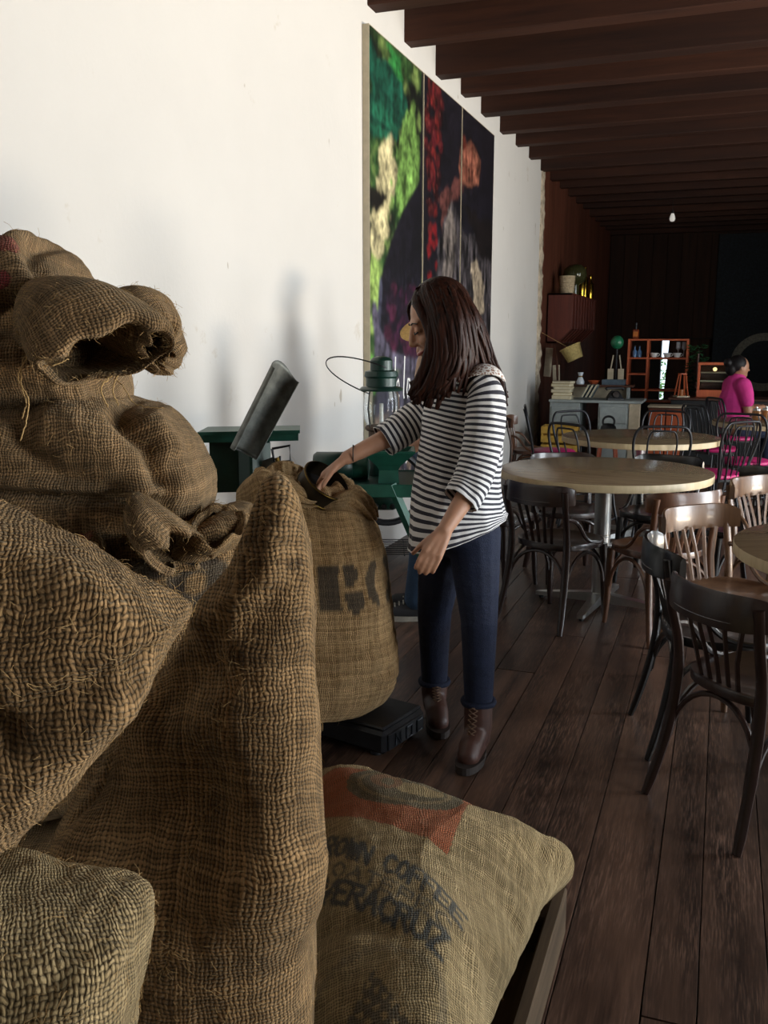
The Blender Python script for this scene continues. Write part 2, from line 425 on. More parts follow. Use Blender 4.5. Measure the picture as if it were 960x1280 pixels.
def grid_obj(name, V, nu, nv, UV, mat, ink=None, closed_u=True, parent=None, origin=None, side=None):
    "V: nv rows of nu points in (r, a, z); the object sits at its base, turned to the view's heading"
    V = np.asarray(V).reshape(-1, 3)
    F = []
    for j in range(nv-1):
        for i in range(nu if closed_u else nu-1):
            k = (i+1) % nu; F.append((j*nu+i, j*nu+k, (j+1)*nu+k, (j+1)*nu+i))
    if origin is None: origin = np.array([V[:, 0].mean(), V[:, 1].mean(), V[:, 2].min()])
    me = bpy.data.meshes.new(name); me.from_pydata((V-origin).tolist(), [], F)
    me.update(); me.materials.append(mat); shade(me)
    ul = me.uv_layers.new(name='UVMap'); li = np.empty(len(me.loops), int); me.loops.foreach_get('vertex_index', li)
    U = np.asarray(UV).reshape(-1, 2)[li]
    ul.data.foreach_set('uv', U.ravel())
    if ink is None: ink = np.zeros((len(V), 4))
    if True:
        ca = me.color_attributes.new('ink', 'FLOAT_COLOR', 'POINT'); ca.data.foreach_set('color', np.asarray(ink).reshape(-1, 4).ravel())
    if parent is not None:
        o = link(name, me, parent); po = np.array(parent['org']); o.location = Vector((origin-po).tolist())
    else:
        o = link(name, me); o.location = w(*origin); o.rotation_euler = (0, 0, YAW)
    o['org'] = origin.tolist()
    return o

def puff(name, outline, ctr, Tf, Tb, plane, mat, label, folds=(), ink_fn=None, nth=220, nph=90, e=.62, nz=.012, nsc=7.0, seed=1.0, group=None, lean=0.0, wr=.004, seam=None):
    """a filled sack: its real outline in a plane ('V' upright at distance D, 'H' lying at height D), swollen by Tf to the front/top and Tb to the back/bottom"""
    kind, D = plane
    ol = crom(outline, nth, True); c = np.array(ctr)
    ph = np.linspace(.002, PI-.002, nph)[:, None]
    rho = np.sin(ph)**.8
    P = c[0]+rho*(ol[:, 0]-c[0])[None]; Q = c[1]+rho*(ol[:, 1]-c[1])[None]
    cz = np.cos(ph); dep = np.where(cz > 0, Tf, Tb)*np.sign(cz)*np.abs(cz)**e*np.ones_like(P)
    if seam:
        d_ = np.minimum.reduce([seg_d(P, Q, a_, b_) for a_, b_ in zip(seam[0][:-1], seam[0][1:])]); dep = dep*(seam[2]+(1-seam[2])*np.clip(d_/seam[1], 0, 1)**.8)
    # measured cloth coordinates
    dl = np.sqrt(np.diff(P, axis=0)**2+np.diff(Q, axis=0)**2+np.diff(dep, axis=0)**2); arc = np.vstack([np.zeros((1, nth)), np.cumsum(dl, 0)])
    dv = ol-c; dv = dv/np.linalg.norm(dv, axis=1)[:, None]
    UV = np.stack([arc*dv[:, 0], arc*dv[:, 1]], -1)
    front = np.clip(cz*3+.6, 0, 1)*np.ones_like(P)
    disp = np.zeros_like(P)
    for pl, wdt, hgt in folds: disp += hgt*np.exp(-(poly_d(P, Q, pl)/wdt)**2)*front
    if kind == 'V': XYZ = np.stack([P, D-dep, Q], -1)
    else: XYZ = np.stack([P, Q, D+dep], -1)
    flat = XYZ.reshape(-1, 3)
    disp = disp.ravel()+nz*fbm(flat, nsc, seed)+wr*fbm(flat*np.array([1, 1, .45]), nsc*4, seed+5, 3)
    du = np.roll(XYZ, -1, 1)-np.roll(XYZ, 1, 1); dv_ = np.gradient(XYZ, axis=0)
    N = np.cross(dv_, du); N /= np.linalg.norm(N, axis=-1)[..., None]+1e-12
    cc = XYZ.mean((0, 1)); 
    if ((XYZ-cc)*N).sum() < 0: N = -N
    flat = flat+N.reshape(-1, 3)*disp[:, None]
    if lean: flat[:, 1] += lean*(flat[:, 2]-flat[:, 2].min())
    ink = np.zeros(P.shape+(4,))
    if ink_fn: ink_fn(ink, P, Q); ink[..., 3] *= (cz*np.ones_like(P) > 0)
    o = grid_obj(name, flat, nth, nph, UV, mat, ink)
    tag(o, label, 'sack', group or 'burlap coffee sacks'); return o
INK = srgb('25272c'); REDI = srgb('8e2a35'); BLUEI = srgb('2d3a45')
def fibres(parent, n, lo, hi, seed, rad=.0002, mask=None, lift=.5, edge=0):
    "loose jute fibres standing off the cloth: too many to count"
    me = parent.data; nv = len(me.vertices); co = np.empty(nv*3); me.vertices.foreach_get('co', co); co = co.reshape(-1, 3)
    no = np.empty(nv*3); me.vertices.foreach_get('normal', no); no = no.reshape(-1, 3); og = np.array(parent['org'])
    wp_ = co+og; k = (no[:, 1] < .35) | (no[:, 2] > .4)
    if mask is not None: k &= mask(wp_)
    ids = np.nonzero(k)[0]; rg = random.Random(seed); mb = MB()
    for _ in range(n):
        i = ids[rg.randrange(len(ids))]; p = Vector(co[i]); nn = Vector(no[i])
        t = Vector((rg.gauss(0, 1), rg.gauss(0, 1), rg.gauss(0, 1))); t = (t-nn*t.dot(nn)).normalized(); L = rg.uniform(lo, hi); lf = lift*rg.uniform(.2, 1.2)
        d = (t+nn*lf).normalized(); q = Vector((rg.gauss(0, 1), rg.gauss(0, 1), rg.gauss(0, 1)))*.3
        mb.tube([p-nn*.001, p+d*L*.5+q*L*.15, p+d*L+q*L*.5-nn*L*.2], rad, 3, caps=False)
    o = mb.build('loose_fibre', M_FIBRE, parent); o['kind'] = 'stuff'; return o

O_TOP = [ (-1.169,1.439), (-1.060,1.577), (-0.884,1.626), (-0.744,1.626), (-0.682,1.622), (-0.630,1.595), (-0.594,1.547), (-0.576,1.504), (-0.556,1.439), (-0.532,1.361), (-0.525,1.316), (-0.553,1.288), (-0.771,1.278), (-0.963,1.281), (-1.136,1.313) ]
O_MID = [ (-1.234,1.168), (-1.158,1.265), (-0.961,1.305), (-0.768,1.313), (-0.608,1.318), (-0.512,1.315), (-0.441,1.293), (-0.390,1.241), (-0.363,1.184), (-0.355,1.127), (-0.373,1.077), (-0.436,1.039), (-0.592,1.032), (-0.789,1.039), (-1.036,1.035), (-1.213,1.069) ]
O_CO = [ (-0.655,1.090), (-0.576,1.099), (-0.491,1.090), (-0.390,1.078), (-0.311,1.102), (-0.262,1.090), (-0.255,1.038), (-0.272,0.941), (-0.300,0.842), (-0.363,0.758), (-0.535,0.707), (-0.777,0.707), (-0.969,0.741), (-1.051,0.875), (-0.973,1.022), (-0.811,1.078) ]
O_NL = [ (-0.331,1.289), (-0.291,1.261), (-0.231,1.231), (-0.186,1.205), (-0.173,1.192), (-0.180,1.173), (-0.207,1.131), (-0.277,1.046), (-0.324,0.991), (-0.353,0.949), (-0.403,0.928), (-0.506,0.944), (-0.591,1.032), (-0.611,1.155), (-0.562,1.256), (-0.466,1.313), (-0.390,1.316) ]
O_BL = [ (-0.408,1.017), (-0.311,1.006), (-0.273,0.995), (-0.228,0.985), (-0.203,0.976), (-0.195,0.956), (-0.199,0.919), (-0.211,0.874), (-0.224,0.813), (-0.269,0.749), (-0.375,0.717), (-0.484,0.741), (-0.542,0.828), (-0.527,0.941), (-0.474,1.006) ]
O_TALL = [ (-0.123,1.276), (-0.113,1.269), (-0.101,1.247), (-0.086,1.198), (-0.077,1.115), (-0.074,1.019), (-0.071,0.900), (-0.075,0.744), (-0.079,0.590), (-0.086,0.441), (-0.114,0.271), (-0.190,0.170), (-0.296,0.157), (-0.400,0.196), (-0.442,0.345), (-0.436,0.579), (-0.434,0.744), (-0.381,0.890), (-0.314,0.995), (-0.260,1.063), (-0.219,1.120), (-0.181,1.169), (-0.156,1.215), (-0.139,1.255), (-0.132,1.272) ]
O_LY = [ (-0.156,2.239), (-0.041,2.220), (0.081,2.175), (0.232,2.057), (0.336,1.979), (0.399,1.937), (0.423,1.894), (0.388,1.818), (0.332,1.705), (0.284,1.580), (0.231,1.451), (0.197,1.322), (0.144,1.182) ]
P_redsq = [ (-0.167,2.113), (0.200,1.905), (0.126,1.657), (-0.149,1.862) ]
P_embl = [ (0.045,1.923), (0.177,1.879), (0.043,1.816), (0.047,2.033) ]
P_l1 = [ (-0.150,1.725), (0.135,1.452), (-0.136,1.775) ]
P_l2 = [ (-0.135,1.648), (0.110,1.415), (-0.126,1.680) ]
P_l3 = [ (-0.125,1.562), (0.094,1.357), (-0.111,1.612) ]
P_e2 = [ (-0.019,1.284), (0.067,1.240), (-0.013,1.371) ]

# --- wooden pallet under the pile
pr = math.radians(20)
pal = thing('wooden_pallet', 'weathered wooden pallet under the lying sack beside the floor', 'pallet', w(.0, 1.35, 0), YAW+math.radians(-20))
M_PAL = wood('pallet_wood', srgb('3d3023'), srgb('705b44'), .8, 1, 20, world=True, rvar=.4, spec=.2)
# local axes: x across, y away
for i in range(7):
    x0 = -1.13+i*.17; MB().box((x0, -.55, .118), (x0+.13, .76, .14), bev=.004).build('slat', M_PAL, pal)
MB().box((.16, -.55, .022), (.19, .76, .145), bev=.004).build('edge_board', M_PAL, pal)
for y in (-.5, .06, .66):
    MB().box((-1.13, y, .022), (.158, y+.08, .117), bev=.004).build('bearer', M_PAL, pal)
for x0 in (-1.12, -.52, .07):
    MB().box((x0, -.55, 0), (x0+.1, .76, .022), bev=.003).build('bottom_board', M_PAL, pal)

# --- the sack lying at the front, printed on top
def ink_ly(ink, P, Q):
    stamp_poly(ink, P, Q, P_redsq, srgb('a0401f'), .9)
    c, ex, ey = np.array(P_embl[0]), np.array(P_embl[1])-P_embl[0], np.array(P_embl[3])-P_embl[0]
    A = np.linalg.inv(np.array([ex, ey]).T); u = A[0,0]*(P-c[0])+A[0,1]*(Q-c[1]); v = A[1,0]*(P-c[0])+A[1,1]*(Q-c[1])
    r = np.hypot(u, v)
    k = r < 1.0; ink[k, :3] = srgb('2e2f2b'); ink[k, 3] = .85
    k = (r > .72) & (r < .8); ink[k, :3] = srgb('6d5a40'); ink[k, 3] = .7
    k = np.hypot((u-.25)/.42, (v+.1)/.3) < 1; ink[k, :3] = srgb('a08a60'); ink[k, 3] = .7
    k = np.hypot((u+.3)/.28, (v-.15)/.42) < 1; ink[k, :3] = srgb('75402f'); ink[k, 3] = .8
    k = np.hypot((u+.28)/.12, (v-.1)/.25) < 1; ink[k, :3] = srgb('2e2f2b'); ink[k, 3] = .8
    stamp_text(ink, P, Q, 'BROWN COFFEE', P_l1[0], P_l1[1], P_l1[2], .0058, BLUEI, 1.0, .22)
    stamp_text(ink, P, Q, 'COATEPEC', P_l2[0], P_l2[1], P_l2[2], .0034, BLUEI, .8, .25)
    stamp_text(ink, P, Q, 'VERACRUZ', P_l3[0], P_l3[1], P_l3[2], .0062, BLUEI, 1.0, .22)
    c = np.array(P_e2[0]); u, v = (P-c[0])/.13, (Q-c[1])/.11; r = np.hypot(u, v)
    k = (r > .82) & (r < .95); ink[k, :3] = BLUEI; ink[k, 3] = .3
    k = (np.abs(u) < (.55-v)*.5) & (v > -.4) & (v < .6) & (np.sin(u*30)*np.sin(v*24) > -.35); ink[k, :3] = BLUEI; ink[k, 3] = .7
    k = (np.abs(u) < .75) & (v > -.62) & (v < -.48); ink[k, :3] = BLUEI; ink[k, 3] = .45
O_LYF = O_LY[:7]+[(.368,1.83), (.30,1.70), (.245,1.58), (.19,1.45), (.15,1.32), (.11,1.18)]+[(.05,1.12), (-.04,1.17), (-.13,1.32), (-.18,1.6), (-.20,1.95), (-.19,2.17)]
ly = puff('coffee_sack', O_LYF, (.08, 1.68), .215, .09, ('H', .242), M_JUTE_PALE, 'plump burlap sack lying on the pallet, stamped VERACRUZ below a red square', ink_fn=ink_ly, seam=([(.15,2.14),(.30,2.02),(.44,1.90),(.36,1.75),(.27,1.60)], .20, .52),
   folds=[([(.40,1.9),(.30,1.75),(.22,1.5)], .03, .012), ([(.36,1.86),(.26,1.72)], .02, -.012), ([(-.1,1.47),(.0,1.42)], .022, -.012), ([(.25,1.62),(.2,1.45)], .018, -.01), ([(.1,1.25),(.14,1.4)], .02, -.008)],
   nth=420, nph=210, e=.78, nz=.008, nsc=5.0, seed=2.2, wr=.0025)

# --- tall sack nearest the camera
def ink_tall(ink, P, Q):
    k = np.hypot((P+.098)/.008, (Q-1.19)/.006) < 1; ink[k, :3] = srgb('3a2413'); ink[k, 3] = .8
O_TALL = [(p-.008 if q < .95 and p > -.12 else p, q) for p, q in O_TALL]
tall = puff('coffee_sack', O_TALL, (-.24, .75), .125, .11, ('V', 1.02), M_JUTE, 'tall upright burlap sack with a pointed ear, foreground centre-left', ink_fn=ink_tall, seam=([(-.125,1.30),(-.24,1.10),(-.36,.95),(-.47,.80)], .30, .5),
   folds=[([(-.115,1.27),(-.125,1.18),(-.20,1.12)], .016, .012), ([(-.36,.93),(-.27,.90),(-.20,.93)], .07, -.035), ([(-.33,.80),(-.22,.78),(-.12,.84)], .06, .018), ([(-.16,1.08),(-.14,.95),(-.13,.8)], .05, .012), ([(-.26,1.03),(-.19,1.08)], .03, -.02)],
   nth=260, nph=130, e=.6, nz=.007, nsc=7.0, seed=3.3, wr=.002)
# --- sack at the left edge, end towards the right
def ink_nl(ink, P, Q):
    for cx, cz in ((-.325, 1.152), (-.307, 1.118)):
        k = np.hypot((P-cx)/.006, (Q-cz)/.009) < 1; ink[k, :3] = (.75, .75, .72); ink[k, 3] = .9
nl = puff('coffee_sack', O_NL, (-.38, 1.12), .11, .10, ('V', .77), M_JUTE, 'dark coarse burlap sack lying at the left edge, worn through in one spot', ink_fn=ink_nl,
   folds=[([(-.18,1.19),(-.24,1.16),(-.30,1.14)], .025, -.012), ([(-.31,1.165),(-.295,1.12)], .012, -.010), ([(-.33,1.28),(-.25,1.235),(-.18,1.195)], .012, .008), ([(-.3,1.06),(-.22,1.13)], .02, .01)],
   nth=240, nph=120, e=.6, nz=.008, nsc=9.0, seed=4.1, wr=.003)
bl = puff('coffee_sack', O_BL, (-.36, .87), .12, .12, ('V', .66), M_JUTE_PALE, 'pale coarse burlap sack in the bottom left corner', folds=[([(-.2,.975),(-.26,.985),(-.34,1.0)], .012, .008), ([(-.25,.93),(-.22,.86)], .02, -.008)],
   nth=240, nph=120, e=.6, nz=.007, nsc=9.0, seed=5.7, wr=.003)

# --- the pile behind: three sacks on each other
def ink_top(ink, P, Q):
    k = np.hypot((P+.725)/.062, (Q-1.535)/.026) < 1; ink[k, :3] = REDI; ink[k, 3] = .95
    k = (np.abs((Q-1.612)+.45*(P+.72)) < .012) & (P < -.66) ; ink[k, :3] = REDI; ink[k, 3] = .85
    k = (np.abs((Q-1.585)+.5*(P+.74)) < .006) & (P < -.70); ink[k, :3] = REDI; ink[k, 3] = .8
top = puff('coffee_sack', O_TOP, (-.80, 1.45), .23, .22, ('V', 1.88), M_JUTE_GREY, 'topmost sack of the pile with red print and an open frayed mouth', ink_fn=ink_top,
   folds=[([(-.69,1.62),(-.66,1.57),(-.63,1.50),(-.61,1.44)], .018, .018), ([(-.655,1.61),(-.625,1.55),(-.60,1.47)], .012, -.02), ([(-.80,1.45),(-.68,1.455),(-.60,1.47)], .03, -.03), ([(-.90,1.40),(-.7,1.405),(-.55,1.40)], .03, .022), ([(-.545,1.36),(-.535,1.30)], .012, -.015)],
   nth=240, nph=120, e=.55, nz=.010, nsc=6.0, seed=6.2, wr=.004)
mid = puff('coffee_sack', O_MID, (-.78, 1.17), .23, .22, ('V', 1.86), M_JUTE_GREY, 'slumped middle sack of the pile with a deep crease across it', folds=[
   ([(-.85,1.175),(-.7,1.165),(-.56,1.15),(-.43,1.145)], .012, -.035), ([(-.85,1.19),(-.66,1.175),(-.5,1.16),(-.42,1.155)], .012, .02), ([(-.66,1.26),(-.60,1.20),(-.50,1.165)], .02, -.022),
   ([(-.60,1.29),(-.50,1.23),(-.44,1.17)], .04, .025), ([(-.50,1.30),(-.44,1.24),(-.42,1.17)], .014, -.035), ([(-.44,1.28),(-.40,1.22),(-.39,1.15)], .022, .02), ([(-.40,1.2),(-.41,1.12),(-.42,1.06)], .02, -.03), ([(-.8,1.11),(-.6,1.10),(-.46,1.11)], .03, .015)],
   nth=260, nph=130, e=.55, nz=.008, nsc=6.0, seed=7.9, wr=.004)
def ink_co(ink, P, Q):
    stamp_text(ink, P, Q, 'CO', (-.50, .945), (-.31, .945), (-.49, 1.035), .017, INK, .9, gap=.25)
    k = np.hypot((P+.545)/.014, (Q-1.07)/.022) < 1; ink[k, :3] = srgb('9c4a42'); ink[k, 3] = .7
co = puff('coffee_sack', O_CO, (-.62, .90), .22, .2, ('V', 1.82), M_JUTE, 'lower sack of the pile with dark stencil letters and a gathered lip', ink_fn=ink_co, folds=[
   ([(-.60,1.06),(-.54,1.085),(-.53,1.04)], .022, .03), ([(-.5,1.055),(-.42,1.04),(-.33,1.05),(-.27,1.075)], .014, -.03), ([(-.27,1.06),(-.33,1.035),(-.42,1.02)], .02, .015), ([(-.51,1.09),(-.50,1.02)], .012, -.02)],
   nth=240, nph=120, e=.55, nz=.008, nsc=6.5, seed=8.4, wr=.003)
# sacks carrying the pile, further down
for i, (cr, ca, z, hr, ha, lab) in enumerate(((-.66, 1.94, .425, .41, .25, 'burlap sack second from the bottom of the rear pile'), (-.66, 1.94, .14, .42, .26, 'bottom sack of the rear pile, flat on the pallet'), (-.56, .66, .36, .24, .18, 'burlap sack under the pale corner sack'), (-.56, .66, 0, .24, .18, 'bottom burlap sack at the left, on the floorboards'))):
    ol = [(cr+hr*sx*k, ca+ha*sy*k2) for sx, sy, k, k2 in ((1,0,.95,1),(1,.75,1,1),(.8,1,1,1),(0,1,1,.93),(-.8,1,1,1),(-1,.75,1,1),(-1,0,.95,1),(-1,-.75,1,1),(-.8,-1,1,1),(0,-1,1,.93),(.8,-1,1,1),(1,-.75,1,1))]
    T_ = .175 if i > 1 else .132
    puff('coffee_sack', ol, (cr, ca), T_, T_, ('H', z+T_+.006), M_JUTE, lab, nth=90, nph=50, e=.5, seed=9+i)

# --- necks, lips and loose fibres
def ruffle(name, rings, parent, mat, nth=120, n=40, amp=.012, waves=9, seed=1.0, thick=.003, flare=0.0):
    "open cloth tube through rings (centre r,a,z; axis vector u; axis vector v), ruffled more and more towards the rim"
    R = crom([list(c)+list(u)+list(v) for c, u, v in rings], n)
    th = np.linspace(0, 2*PI, nth, endpoint=False); V = []; UV = []
    per = np.zeros(nth); arc = 0.0; last = None
    for j in range(n):
        s = j/(n-1); c, u, v = R[j, :3], R[j, 3:6], R[j, 6:9]
        k = 1+np.array([amp*(s**1.5)*(mn.noise((math.cos(a)*waves*.35+seed, math.sin(a)*waves*.35, s*1.2))*5+1.2*math.sin(a*waves+seed*3+2*s)) for a in th])
        ax = np.cross(u, v); ax /= np.linalg.norm(ax)
        p = c+np.outer(np.cos(th)*k, u)+np.outer(np.sin(th)*k, v)+np.outer(np.array([mn.noise((math.cos(a)*2+seed, math.sin(a)*2, 4.))*amp*2.2*s*s for a in th]), ax)
        if last is not None: arc += float(np.linalg.norm(p-last, axis=1).mean())
        last = p; V.append(p); L = .5; UV.append(np.stack([th/(2*PI)*L, np.full(nth, arc)], -1))
    o = grid_obj(name, np.array(V), nth, n, np.array(UV), mat, parent=parent)
    sm = o.modifiers.new('Solidify', 'SOLIDIFY'); sm.thickness = thick; sm.offset = 0
    return o
# mouth of the topmost sack, hanging open to the right
mo1 = ruffle('sack_mouth', [((-.66,1.74,1.45), (.0,.07,.0), (.0,.0,.065)), ((-.60,1.70,1.462), (.03,.085,.0), (-.01,.0,.078)), ((-.53,1.64,1.452), (.075,.075,.0), (.03,-.03,.078)), ((-.485,1.60,1.425), (.098,.06,.01), (.045,-.03,.060)), ((-.47,1.585,1.408), (.095,.055,.01), (.04,-.025,.048)), ((-.475,1.60,1.408), (.085,.05,.01), (.03,-.02,.040))], top, M_JUTE_GREY, amp=.016, waves=4, seed=2.3)
mo2 = ruffle('folded_cuff', [((-.50,1.76,1.455), (.03,.05,.0), (.0,-.01,.040)), ((-.47,1.74,1.462), (.045,.06,.0), (.0,-.01,.062)), ((-.43,1.71,1.452), (.045,.06,.0), (.0,-.02,.072)), ((-.405,1.69,1.435), (.030,.06,.0), (.0,-.025,.068)), ((-.395,1.67,1.425), (.016,.045,.0), (.01,-.03,.050)), ((-.405,1.67,1.42), (.012,.03,.0), (.01,-.02,.035))], top, M_JUTE_GREY, amp=.02, waves=4, seed=5.1)
# gathered lip between the middle and the lower sack
mo3 = ruffle('gathered_lip', [((-.46,1.64,1.115), (.0,.03,.0), (.0,.0,.045)), ((-.43,1.62,1.105), (.02,.045,.0), (-.01,.0,.055)), ((-.395,1.60,1.085), (.035,.05,.0), (-.01,-.02,.055)), ((-.365,1.59,1.062), (.04,.05,.0), (.0,-.02,.042)), ((-.365,1.60,1.062), (.03,.04,.0), (.0,-.015,.030))], co, M_JUTE_GREY, amp=.016, waves=5, seed=7.7)
mo4 = ruffle('sack_lip', [((-.38,1.74,1.00), (.08,.0,.02), (.0,.09,.0)), ((-.345,1.72,1.045), (.078,.0,.01), (.0,.10,.0)), ((-.320,1.70,1.078), (.062,.0,.0), (.0,.10,.02)), ((-.310,1.69,1.092), (.048,.0,-.005), (.0,.09,.02)), ((-.315,1.69,1.075), (.035,.0,-.005), (.0,.07,.02))], co, M_JUTE, amp=.012, waves=4, seed=9.2)
# strings
for o_, n_, s_ in ((mo1, 700, 41), (mo2, 450, 42), (mo3, 300, 43), (mo4, 300, 44)): fibres(o_, n_, .005, .02, s_, .0003, None, .8)
def string(pts, parent, rad=.0013):
    po = Vector(parent['org']); P = crom(pts, 40); rg = np.array([[mn.noise((i*.4, 1, k))*.004 for k in (0., 7., 13.)] for i in range(40)])
    return MB().tube([Vector(p)-po for p in (P+rg).tolist()], rad, 5).build('string', M_FIBRE, parent, smooth=True)
string([(-.60,1.60,1.43), (-.612,1.585,1.40), (-.618,1.58,1.36), (-.605,1.575,1.33), (-.612,1.57,1.29), (-.622,1.57,1.262)], top)
string([(-.60,1.60,1.43), (-.606,1.58,1.40), (-.622,1.58,1.37), (-.61,1.575,1.33), (-.616,1.57,1.30)], top)
string([(-.60,1.59,1.43), (-.59,1.57,1.395), (-.555,1.56,1.39), (-.53,1.57,1.40)], top)
string([(-.47,1.62,1.365), (-.45,1.60,1.352), (-.43,1.59,1.325), (-.40,1.58,1.318), (-.375,1.58,1.316)], top, .001)
string([(-.475,1.62,1.37), (-.488,1.6,1.35), (-.482,1.6,1.325), (-.478,1.6,1.318)], top, .0015)
string([(-.465,1.62,1.37), (-.468,1.6,1.345), (-.46,1.6,1.32)], top)
fibres(tall, 1500, .005, .020, 1)
fibres(nl, 1300, .005, .018, 2)
fibres(bl, 800, .005, .016, 3)
fibres(top, 500, .008, .03, 4, .0003); fibres(mid, 450, .008, .025, 5, .0003); fibres(co, 400, .008, .025, 6, .0003)
fibres(top, 90, .015, .045, 14, .0005, lambda q: np.hypot(q[:, 0]+.60, q[:, 2]-1.42) < .03, 1.2)
fibres(ly, 500, .006, .018, 7, .0002)

# --- the open sack being filled, standing on the scale
RO = [(.118,-.36,-.14), (.124,-.455,-.055), (.15,-.505,.005), (.20,-.528,.040), (.27,-.534,.053), (.391,-.532,.047), (.541,-.524,.028), (.689,-.508,.002), (.805,-.49,-.032), (.88,-.468,-.068), (.925,-.445,-.105), (.945,-.425,-.135), (.935,-.405,-.165), (.90,-.395,-.175), (.86,-.39,-.18)]
RO_C, RO_D = 3.20, .205
n, nth = 130, 240
L = crom(RO, n); th = np.linspace(0, 2*PI, nth, endpoint=False)
V = np.zeros((n, nth, 3)); UV = np.zeros((n, nth, 2)); arc = 0; ink = np.zeros((n, nth, 4))
ct, st = np.sign(np.cos(th))*np.abs(np.cos(th))**.82, np.sign(np.sin(th))*np.abs(np.sin(th))**.82
for j in range(n):
    z, l, r_ = L[j]; c, hw = (l+r_)/2, (r_-l)/2; hd = min(RO_D, hw*.95)*(1 if j > 12 else 1)
    V[j, :, 0] = c+hw*ct; V[j, :, 1] = RO_C+hd*st; V[j, :, 2] = z
flat = V.reshape(-1, 3); rim = np.clip((flat[:, 2]-.78)/.13, 0, 1)
cdir = np.stack([flat[:, 0]+.25, flat[:, 1]-RO_C, 0*flat[:, 0]], -1); cdir /= np.linalg.norm(cdir, axis=1)[:, None]
f1 = fbm(flat, 6, 3.1, 3); f2 = fbm(flat*np.array([1, 1, .3]), 13, 1.7, 3); f3 = fbm(flat*np.array([.25, .25, 1]), 26, 8.8, 2)
disp = .010*f1+rim*(.040*f2+.02*f1)+.0035*f3*(1-rim)*np.clip((.35-np.abs(flat[:, 2]-.33))*6, 0, 1)
for zc, h in ((.36, -.006), (.30, -.008), (.245, -.006), (.42, -.004)):
    disp += h*np.exp(-((flat[:, 2]-zc-.012*np.sin(flat[:, 0]*22+zc*40))/.008)**2)*(1-rim)
flat = flat+cdir*disp[:, None]
flat[:, 2] += rim*(.045*fbm(flat*np.array([1, 1, 0]), 7, 5.5, 2)+.06*np.exp(-((flat[:, 0]+.37)/.07)**2)-.045*np.clip((flat[:, 0]+.10)/.1, 0, 1))
V = flat.reshape(n, nth, 3)
for j in range(n):
    if j: arc += float(np.linalg.norm(V[j]-V[j-1], axis=1).mean())
    UV[j, :, 0] = np.concatenate([[0], np.cumsum(np.linalg.norm(np.diff(V[90], axis=0), axis=1))]); UV[j, :, 1] = arc
P, Q = V[..., 0], V[..., 2]; fr = (V[..., 1] < RO_C)
def block(x0, x1, z0, z1):
    k = (P > x0) & (P < x1) & (Q > z0) & (Q < z1) & fr; ink[k, :3] = INK; ink[k, 3] = .92
sl = (.61-Q)*.10                      # letters lean with the bulge
def ell(cx, cz, rx, rz, on=True, xmin=-9, xmax=9):
    k = (np.hypot((P-sl-cx)/rx, (Q-cz)/rz) < 1) & fr & (P-sl > xmin) & (P-sl < xmax); ink[k, :3] = INK; ink[k, 3] = .92 if on else 0
# stencilled C, R, O
ell(-.335, .61, .075, .085); ell(-.335, .61, .035, .05, False); k = (P-sl > -.31) & (P-sl < -.255) & fr; ink[k, 3] = 0
k = (P-sl > -.222) & (P-sl < -.148) & (Q > .528) & (Q < .69) & fr; ink[k, :3] = INK; ink[k, 3] = .92
ell(-.115, .652, .034, .036, True, -.133); ell(-.105, .566, .034, .05, True, -.133); k = (np.abs(Q-.609) < .008) & (P-sl > -.14) & (P-sl < -.06) & fr; ink[k, 3] = 0
ell(-.01, .612, .052, .085); ell(-.01, .612, .022, .055, False); k = (np.abs(P-sl+.01) < .012) & fr & (Q < .75); ink[k, 3] = 0
ro = grid_obj('coffee_sack', V, nth, n, UV, M_JUTE_GOLD, ink)
tag(ro, 'open burlap sack with large black stencil letters, standing on the black scale', 'sack', 'burlap coffee sacks')
sm = ro.modifiers.new('Solidify', 'SOLIDIFY'); sm.thickness = .004; sm.offset = -1
fibres(ro, 500, .008, .025, 8, .0003)
# cloth rolled over at the mouth
nr, nt = 150, 22; V = []; UV = []
for i in range(nr):
    a = 2*PI*i/nr; n1 = mn.noise((math.cos(a)*2.1+4, math.sin(a)*2.1, 0.)); n2 = mn.noise((math.cos(a)*4.5, math.sin(a)*4.5+3, 1.))
    cx, cy = -.285+.150*math.cos(a)*(1+.10*n1), 3.18+.150*math.sin(a)*(1+.12*n2); cz = .918+.035*n1+.035*math.exp(-((a-PI*1.12)/.6)**2)-.03*max(0, math.cos(a))
    R = .036+.016*n2+.012*mn.noise((math.cos(a)*8, math.sin(a)*8, 2.))
    for j in range(nt):
        t_ = 2*PI*j/nt; q = R*(1+.35*mn.noise((a*5, t_*1.2, 3.)))
        V.append((cx+math.cos(a)*q*math.cos(t_)*.85, cy+math.sin(a)*q*math.cos(t_)*.85, cz+q*1.25*math.sin(t_))); UV.append((t_*R, a*.16))
V = np.array(V).reshape(nr, nt, 3); V = np.concatenate([V, V[:1]]); UV = np.array(UV).reshape(nr, nt, 2); UV = np.concatenate([UV, UV[:1]+np.array([0, 2*PI*.16])])
rl_ = grid_obj('rolled_rim', V, nt, nr+1, UV, M_JUTE_GOLD, parent=ro); fibres(rl_, 260, .008, .02, 31, .0003)
ruffle('folded_flap', [((-.50,3.10,.90), (.0,.03,.0), (.0,.0,.03)), ((-.45,3.05,.925), (.0,.045,.0), (-.01,.0,.050)), ((-.39,3.02,.955), (.01,.05,.0), (-.01,.0,.055)), ((-.33,3.00,.945), (.01,.045,.0), (.01,.0,.042)), ((-.28,2.995,.92), (.0,.03,.0), (.01,.0,.025)), ((-.25,3.0,.905), (.0,.015,.0), (.0,.0,.012))], ro, M_JUTE_GOLD, nth=80, n=60, amp=.03, waves=4, seed=11.3)
